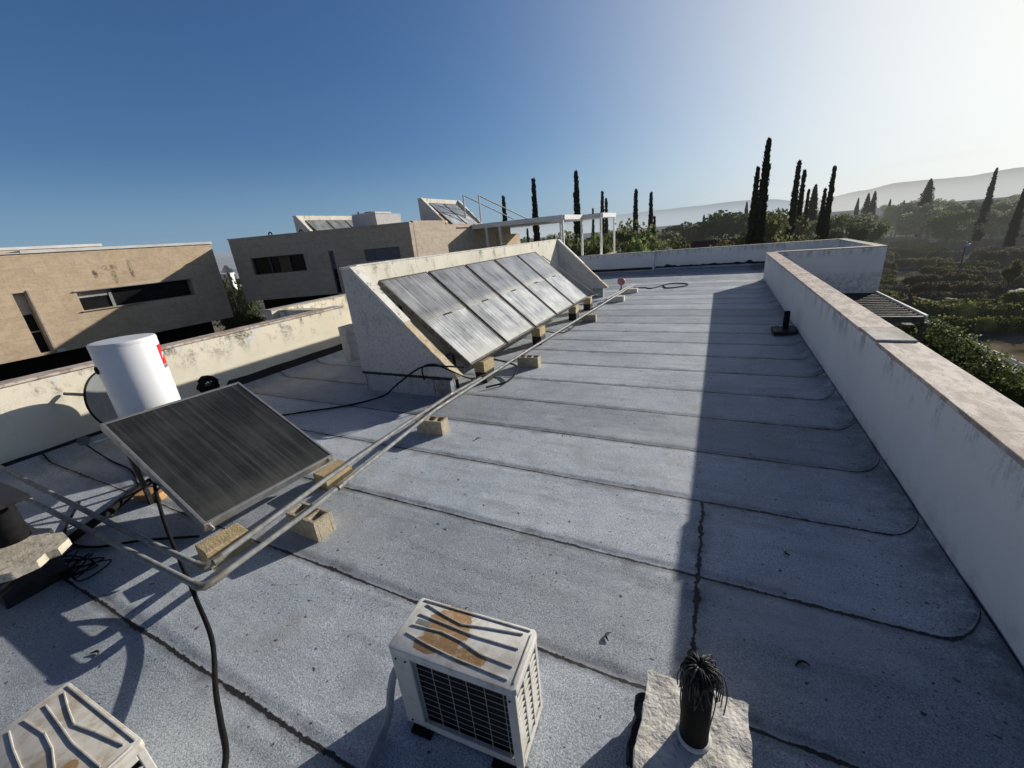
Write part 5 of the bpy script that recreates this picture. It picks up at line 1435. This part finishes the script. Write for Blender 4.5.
def make_cypress(seed, ratio, n=2600, split=0):
    """unit height cypress: spindle of small upright sprays with a ragged outline; ratio = width / height"""
    rng = random.Random(seed)
    root = thing('cypress_tree', 'cypress', 'tree')
    bm = B(); tube(bm, [(0, 0, 0), (0, 0, 0.5), (0, 0, 0.9)], [0.018, 0.012, 0.003], 8); obj('trunk', bm, M['bark'], root)
    bm = B()
    R = ratio / 2
    def rad(z, a):
        u = (z - 0.03) / 0.97
        u = max(u, 0.0)
        if seed >= 8: e = R * min(1.0, (u * 4) ** 0.5) * max(0.0, 1 - u ** 2.2) ** 0.8
        else: e = R * min(1.0, 0.72 + u * 1.6) * max(0.0, 1 - u ** 1.12) ** 0.82
        return e * (0.82 + 0.42 * mnoise.noise(Vector((math.cos(a) * 1.3, math.sin(a) * 1.3, z * 15 + seed * 7)))) + 0.002
    # dark inner core
    prof = []
    seg = 10
    rings = []
    for i in range(24):
        z = 0.03 + 0.94 * i / 23
        rings.append([bm.verts.new((rad(z, 2 * PI * k / seg) * 0.72 * math.cos(2 * PI * k / seg), rad(z, 2 * PI * k / seg) * 0.72 * math.sin(2 * PI * k / seg), z)) for k in range(seg)])
    for a, b in zip(rings, rings[1:]):
        for k in range(seg): bm.faces.new((a[k], a[(k + 1) % seg], b[(k + 1) % seg], b[k]))
    for i in range(n):
        z = 0.03 + 0.97 * rng.random() ** 0.9
        a = rng.uniform(0, 2 * PI)
        r = rad(z, a) * rng.uniform(0.66, 1.12)
        p = Vector((r * math.cos(a), r * math.sin(a), z))
        out = Vector((math.cos(a), math.sin(a), 0))
        d = (Vector((0, 0, 1)) + out * rng.uniform(0.05, 0.45) + Vector((rng.gauss(0, .15), rng.gauss(0, .15), 0))).normalized()
        s = d.cross(out).normalized() + out * rng.uniform(-0.6, 0.6)
        L_ = rng.uniform(0.018, 0.036); Wd = rng.uniform(0.005, 0.010)
        bm.faces.new([bm.verts.new(p - s * Wd * 0.6), bm.verts.new(p + s * Wd + d * L_ * 0.4), bm.verts.new(p + d * L_), bm.verts.new(p - s * Wd + d * L_ * 0.45)])
    for k in range(60):   # thin leader at the tip
        z = 0.94 + 0.07 * rng.random(); p = Vector((rng.gauss(0, .0025), rng.gauss(0, .0025), z))
        bm.faces.new([bm.verts.new(p), bm.verts.new(p + Vector((0.003, 0, 0.008))), bm.verts.new(p + Vector((0, 0, 0.018))), bm.verts.new(p + Vector((-0.002, 0.002, 0.008)))])
    obj('crown', bm, M['cypress'], root)
    return root
cyps = {}
def cypress(label, az, slope, d, ratio, zb=-7.0, lean=0.0, grp='cypress trees', seed=None):
    key = (round(ratio, 3), seed or int(az * 10) % 5)
    if key not in cyps:
        t = make_cypress(key[1] + 1, ratio); cyps[key] = t
    else:
        t = copy_tree(cyps[key])
    x, y = az
    hgt = (2.4 + slope * d - zb) * 0.985
    t.location = (x * d, y * d, zb); t.scale = (hgt, hgt, hgt); t.rotation_euler = (lean, 0, random.uniform(0, 6.28))
    t['label'] = label; t['group'] = grp
    return t
CY = [
 ('small cypress tip just right of the sloping hand rails', (-.443, .896), .086, 50, .070),
 ('tall cypress standing behind the left part of the pergola beam', (-.380, .925), .114, 44, .075),
 ('tallest cypress behind the pergola, left of its corner post', (-.292, .956), .120, 42, .078),
 ('little cypress between the pergola posts', (-.259, .966), .043, 82, .062),
 ('thin cypress left of a close pair behind the right pergola post', (-.239, .971), .075, 62, .060),
 ('thinner cypress right of a close pair behind the pergola post', (-.231, .973), .060, 64, .052),
 ('dark cypress left of two above the left length of the far parapet', (-.170, .985), .071, 52, .085),
 ('dark cypress right of two above the joint of the far parapet', (-.139, .990), .062, 54, .072),
 ('short cypress pressed against the right side of a taller one by the parapet joint', (-.131, .991), .014, 58, .075),
 ('very short dark cypress under the pergola beam', (-.399, .917), .014, 66, .075),
 ('tallest cypress of all, above the right half of the far parapet', (.068, .998), .128, 42, .084),
 ('second cypress touching the left side of the tallest one', (.055, .998), .083, 43, .078),
 ('cypress left of the bunched group right of the tallest one', (.120, .992), .084, 55, .078),
 ('slimmer cypress second from the left in the bunched group', (.130, .991), .067, 57, .070),
 ('short thin cypress in the middle of the bunched group', (.1405, .990), .034, 72, .060),
 ('thick cypress at the right end of the bunched group', (.1735, .985), .067, 58, .082),
 ('lower cypress leaning on the left side of the thick one', (.165, .986), .032, 60, .085),
 ('tall cypress standing in the hedges near the right edge', (.3635, .931), .033, 122, .15),
 ('leaning dark cypress at the right edge of the photo', (.3955, .918), .016, 109, .155),
 ('dark cypress behind the one at the right edge of the photo', (.405, .914), .012, 128, .16),
]
for i, (lb, az, s, d, ra) in enumerate(CY):
    cypress(lb, az, s, d, ra, seed=i % 4 + 1)
for i, (lb, az, s, d, ra) in enumerate([
 ('broad dark conifer standing alone below the right ridge', (.2985, .954), .029, 150, .34),
 ('left one of a dark conifer pair below the hills', (.2265, .974), .017, 150, .24),
 ('right one of a dark conifer pair below the hills', (.2345, .972), .019, 152, .22),
 ('thin distant conifer left of the dark conifer pair', (.214, .977), .011, 165, .15),
 ('small distant conifer right of the dark conifer pair', (.256, .967), .004, 175, .16),
 ('small distant conifer left of the broad dark conifer', (.273, .962), .000, 175, .18),
 ('dark fir tip above the round dark tree clump', (-.034, .999), .008, 110, .16),
 ('paler fir beside the left of the tallest cypress', (.042, .999), .024, 120, .13),
 ('pale feathery fir inside the bunched cypress group', (.150, .989), .041, 92, .20)]):
    cypress(lb, az, s, d, ra, seed=7 + i % 2, grp='conifers among the trees')

def make_tree(seed, mat, n=1500, sx=1.0, name='tree', ls=0.11, flat=0.8, core=0.62):
    """unit tree (height 1, crown radius about 0.45)"""
    rng = random.Random(seed)
    root = thing(name, 'tree', 'tree')
    bm = B(); tube(bm, [(0, 0, 0), (0.02, 0, 0.2), (0.0, 0.02, 0.45), (0.03, 0.0, 0.7)], [0.035, 0.027, 0.02, 0.008], 8)
    lobes = []
    for k in range(9):
        a = rng.uniform(0, 6.28); r = rng.uniform(0.08, 0.30) * sx; z = rng.uniform(0.36, 0.80)
        lobes.append((Vector((r * math.cos(a), r * math.sin(a), z)), rng.uniform(0.13, 0.23)))
        tube(bm, [(0, 0.01, 0.22 + 0.03 * k * 0.5), tuple(lobes[-1][0] * 0.6 + Vector((0, 0, 0.12))), tuple(lobes[-1][0])], [0.014, 0.009, 0.004], 5)
    obj('trunk', bm, mat[1], root)
    bm = B()
    for c, r in lobes:
        t = bmesh.new(); bmesh.ops.create_icosphere(t, subdivisions=2, radius=r * core)
        for v in t.verts: v.co = c + Vector((v.co.x, v.co.y, v.co.z * flat)) * (1 + 0.5 * mnoise.noise(v.co * 9 + c * 10))
        join(bm, t)
    for i in range(n):
        c, r = lobes[rng.randrange(len(lobes))]
        d = Vector((rng.gauss(0, 1), rng.gauss(0, 1), rng.gauss(0, 1) + 0.25)).normalized()
        p = c + Vector((d.x, d.y, d.z * flat)) * r * rng.uniform(0.55, 1.15)
        leaf(bm, p, ls * rng.uniform(0.35, 0.8), rng, 0.3)
    obj('crown', bm, mat[0], root)
    return root
kinds = [('leaf_dark', 21), ('leaf_mid', 22), ('leaf_olive', 23), ('leaf_dark', 24), ('leaf_olive', 25)]
protos = [make_tree(s, (M[m], M['bark']), 2600, 1.15, 'round_tree', 0.075) for m, s in kinds]
used = set()
def tree(k, x, y, h, w=1.0, zb=-7.0, label=None, grp=None):
    t = protos[k] if k not in used else copy_tree(protos[k])
    used.add(k)
    t.location = (x, y, zb); t.scale = (h * w, h * w, h); t.rotation_euler = (0, 0, random.uniform(0, 6.28))
    t['label'] = label; t['category'] = 'tree'
    if grp: t['group'] = grp
    elif 'group' in t: del t['group']
    return t
# named clumps
tree(0, 0.4, 80, 10.6, 1.35, label='large round dark tree rising behind the red tiled roof', grp='round dark trees behind the far parapet')
tree(3, -5.2, 82, 9.6, 1.25, label='round dark tree left of the large one behind the red tiled roof', grp='round dark trees behind the far parapet')
tree(0, 5.6, 84, 10.2, 1.2, label='round dark tree right of the large one, beside the tallest cypress', grp='round dark trees behind the far parapet')
tree(3, -9.6, 92, 7.6, 1.3, label='lower dark tree farthest left of the round dark trees', grp='round dark trees behind the far parapet')
tree(3, 9.5, 86, 10.4, 1.1, label='dark tree behind the gap between the tallest cypress and the bunched group', grp='round dark trees behind the far parapet')
# mass of garden and orchard trees
rg = random.Random(77)
cnt = 0
for i in range(270):
    a = R_(rg.uniform(-27, 27)) if i % 3 else R_(rg.uniform(8, 27))
    d = 62 + 260 * rg.random() ** 1.3
    x, y = d * math.sin(a), d * math.cos(a)
    if a > R_(13.5) and d < 118: continue
    if -9 < x < 7 and 55 < y < 72: continue
    if d < 66 and a > 0: continue
    h = min(12.0, max(4.5, 9.4 + rg.uniform(-0.034, 0.002) * d))
    k = rg.choice([0, 1, 2, 2, 3, 4, 4])
    tree(k, x, y, h, rg.uniform(0.75, 1.25), label='rounded garden tree in the belt of trees below the hazy hills', grp='garden trees below the hills')
    cnt += 1
# yellow green trees
yl = [make_tree(31, (M['leaf_yellow'], M['bark']), 3000, 0.9, 'leafy_tree', 0.052), make_tree(32, (M['leaf_bright'], M['bark']), 3000, 1.1, 'leafy_tree', 0.052)]
def ytree(k, first, x, y, h, w, label, zb=-7.0, grp=None):
    t = yl[k] if first else copy_tree(yl[k])
    t.location = (x, y, zb); t.scale = (h * w, h * w, h); t.rotation_euler = (0, 0, random.uniform(0, 6.28))
    t['label'] = label
    if grp: t['group'] = grp
ytree(0, True, 4.5, 46, 10.4, 0.8, 'yellow green tree directly right of the tallest cypress')
ytree(0, False, 7.4, 55, 9.8, 0.8, 'yellow green tree between the tallest cypress and the bunched group')
ytree(1, True, -7.3, 41, 10.3, 0.7, 'bright green tree left of the dark cypress above the parapet')
ytree(1, False, -11.2, 36, 9.8, 0.8, 'bright green tree behind the right pergola posts')
ytree(0, False, -13.8, 38, 10.1, 0.75, 'yellowish tree behind the middle of the pergola')
ytree(1, False, -9.2, 35, 9.1, 0.8, 'low bright green bush by the beige garden wall end')
ytree(0, False, -4.4, 50, 8.4, 0.8, 'yellowish shrub above the far parapet left of the red tiled roof')
ytree(1, False, -3.0, 47, 8.3, 0.7, 'green shrub in front of the red tiled roof, left part')
ytree(0, False, 0.2, 46, 8.1, 0.8, 'yellowish shrub in front of the red tiled roof, middle')
ytree(0, False, 1.9, 47, 8.7, 0.7, 'yellow brown shrub left of the foot of the tallest cypress')
ytree(1, False, -36.4, 21.2, 8.7, 0.55, 'bright green tree in the gap between the two stone houses')
ytree(1, False, -22.2, 13.2, 3.6, 0.9, 'low leafy bush at the foot of the lamp between the stone houses', -3.2)
ytree(0, False, 26.0, 58.5, 3.4, 0.6, 'small yellow leaved tree beside the thin lamp post')
for i, (x, y, h) in enumerate(((-16.0, 40, 8.9), (-12.4, 33, 8.3), (-10.4, 37, 9.2), (-8.0, 36, 9.0), (-6.4, 45, 9.0), (-10.0, 44, 9.5))):
    t = tree([1, 4, 1, 1, 4, 1][i], x, y, h, 0.7, label='green tree crown in the cluster seen between the thin pergola posts', grp='green trees behind the pergola posts')
# big leafy tree under the right parapet
bt = make_tree(41, (M['leaf_under'], M['bark']), 15000, 1.15, 'leafy_tree', 0.025, 0.9, 0.85)
bt.location = (5.9, 17.6, -7); bt.scale = (5.4, 5.4, 6.2); bt['label'] = 'big dense green tree just below the right parapet coping'
bt2 = copy_tree(bt); bt2.location = (5.2, 13.2, -7); bt2.scale = (5.0, 5.0, 6.1); bt2.rotation_euler = (0, 0, 2.1); bt2['label'] = 'lower part of the greenery nearest the camera below the right parapet'
bt3 = copy_tree(bt); bt3.location = (7.6, 21.0, -7); bt3.scale = (5.2, 5.2, 5.7); bt3.rotation_euler = (0, 0, 4.0); bt3['label'] = 'green tree right of the dark pergola, with white flowers before it'
for q in (bt, bt2, bt3): q['group'] = 'green trees under the right parapet'
rf = random.Random(3)
fc = thing('flowering_climber', 'white flowering climber at the front corner of the dark pergola', 'plant', (5.2, 14.0, -7))
bm = B()
tube(bm, [(0, 0.1, 0), (0.05, 0.15, 3), (0.0, 0.2, 6.0), (0.3, -0.3, 6.2), (0.6, -1.6, 5.6)], [0.05, 0.04, 0.03, 0.02, 0.01], 6)
obj('stem', bm, M['bark'], fc)
bm = B(); bf = B()
for k in range(2200):
    u = rf.random()
    p = Vector((0.0 + 0.9 * u + rf.gauss(0, 0.13), 0.4 - 2.2 * u + rf.gauss(0, 0.2), 6.25 - 0.75 * u + rf.gauss(0, 0.12)))
    leaf(bm, p, rf.uniform(0.035, 0.075), rf)
    if k % 13 == 0: leaf(bf, p + Vector((0.05, -0.08, 0.06)), rf.uniform(0.025, 0.06), rf)
join(bm, bf, None, 1); obj('foliage', bm, [M['leaf_mid'], M['flower']], fc)

# hedges in rows over the garden slope
def make_hedge(seed, mat, L=7.0, n=5200):
    rng = random.Random(seed)
    bm = B()
    for k in range(int(L * 1.6)):
        c = Vector((-L / 2 + L * (k + 0.5) / int(L * 1.6) + rng.uniform(-.2, .2), rng.uniform(-0.35, 0.35), rng.uniform(0.5, 0.9)))
        t = bmesh.new(); bmesh.ops.create_icosphere(t, subdivisions=2, radius=rng.uniform(0.75, 1.0))
        for v in t.verts: v.co = c + Vector((v.co.x * 0.9, v.co.y, v.co.z * 0.85)) * (1 + 0.35 * mnoise.noise(v.co * 2.2 + c))
        join(bm, t)
    verts = [v.co.copy() for v in bm.verts]
    for i in range(n):
        p = verts[rng.randrange(len(verts))]
        if p.z < 0.05: continue
        p = p + Vector((rng.gauss(0, .12), rng.gauss(0, .12), rng.gauss(0.03, .10)))
        leaf(bm, p, rng.uniform(0.07, 0.16), rng, 0.2)
    o = obj('hedge', bm, mat)
    return props(o, 'hedge', 'hedge')
hp = [make_hedge(51, M['hedge']), make_hedge(52, M['hedge_green']), make_hedge(53, M['hedge_grey'], 5.0, 3800), make_hedge(54, M['hedge'], 9.0, 6000)]
hused = set()
rh = random.Random(9)
nh = 0
y = 33.0
row = 0
while y < 140:
    step = 2.7 + (y - 33) * 0.03
    x0, x1 = y * 0.235 + 1.5, y * 0.47 + 6
    x = x0 + rh.uniform(-3, 1)
    while x < x1:
        wd = 6.2 + y * 0.02
        if rh.random() < 0.85 and not (abs(x - 24.1) < 1.2 and abs(y - 63.6) < 2.5) and not (x < 19.5 and y < 41 and x > 14):
            k = rh.choice([0, 0, 1, 2, 2, 3])
            if 38 < y < 52: k = rh.choice([1, 1, 2, 0])
            h = hp[k] if k not in hused else hp[k].copy()
            if k in hused: COL.objects.link(h)
            hused.add(k)
            h.location = (x, y + rh.uniform(-0.9, 0.9) - (x - x0) * 0.12, -7.05)
            s = rh.uniform(0.55, 0.95)
            h.scale = (s * rh.uniform(0.8, 1.2), s * rh.uniform(0.9, 1.4), s * rh.uniform(0.8, 1.15))
            h.rotation_euler = (0, 0, R_(-8) + rh.uniform(-0.22, 0.22))
            h['group'] = 'clipped hedges in the garden rows'
            h['label'] = ['dark clipped hedge with brownish lit top in the garden rows', 'green clipped hedge with yellowish lit top in the garden rows', 'rounded grey green shrub hedge in the garden rows', 'dark clipped hedge with brownish lit top in the garden rows'][k]
            nh += 1
        x += wd * rh.uniform(0.75, 1.3)
    y += step; row += 1
# pale boulders on the bare patch
rr_ = random.Random(4)
bm0 = B(); t = bmesh.new(); bmesh.ops.create_icosphere(t, subdivisions=3, radius=1.0)
for v in t.verts: v.co = Vector((v.co.x * 1.2, v.co.y * 0.9, v.co.z * 0.6)) * (1 + 0.35 * mnoise.noise(v.co * 1.6))
join(bm0, t)
b0 = obj('boulder', bm0, M['rock'], smooth=50)
for i in range(16):
    o = b0 if i == 0 else b0.copy()
    if i: COL.objects.link(o)
    if i < 9: o.location = (23 + rr_.uniform(-3.0, 4.5), 55.5 + rr_.uniform(-2.0, 2.0), -6.95)
    else: o.location = (16.5 + rr_.uniform(-1.5, 3.5), 52.5 + rr_.uniform(-1.5, 1.5), -6.95)
    s = rr_.uniform(0.35, 0.95); o.scale = (s * 1.4, s, s * 0.8); o.rotation_euler = (0, 0, rr_.uniform(0, 6.28))
    props(o, 'pale boulder on a bare patch between the hedges', 'boulder', 'pale boulders between the hedges')
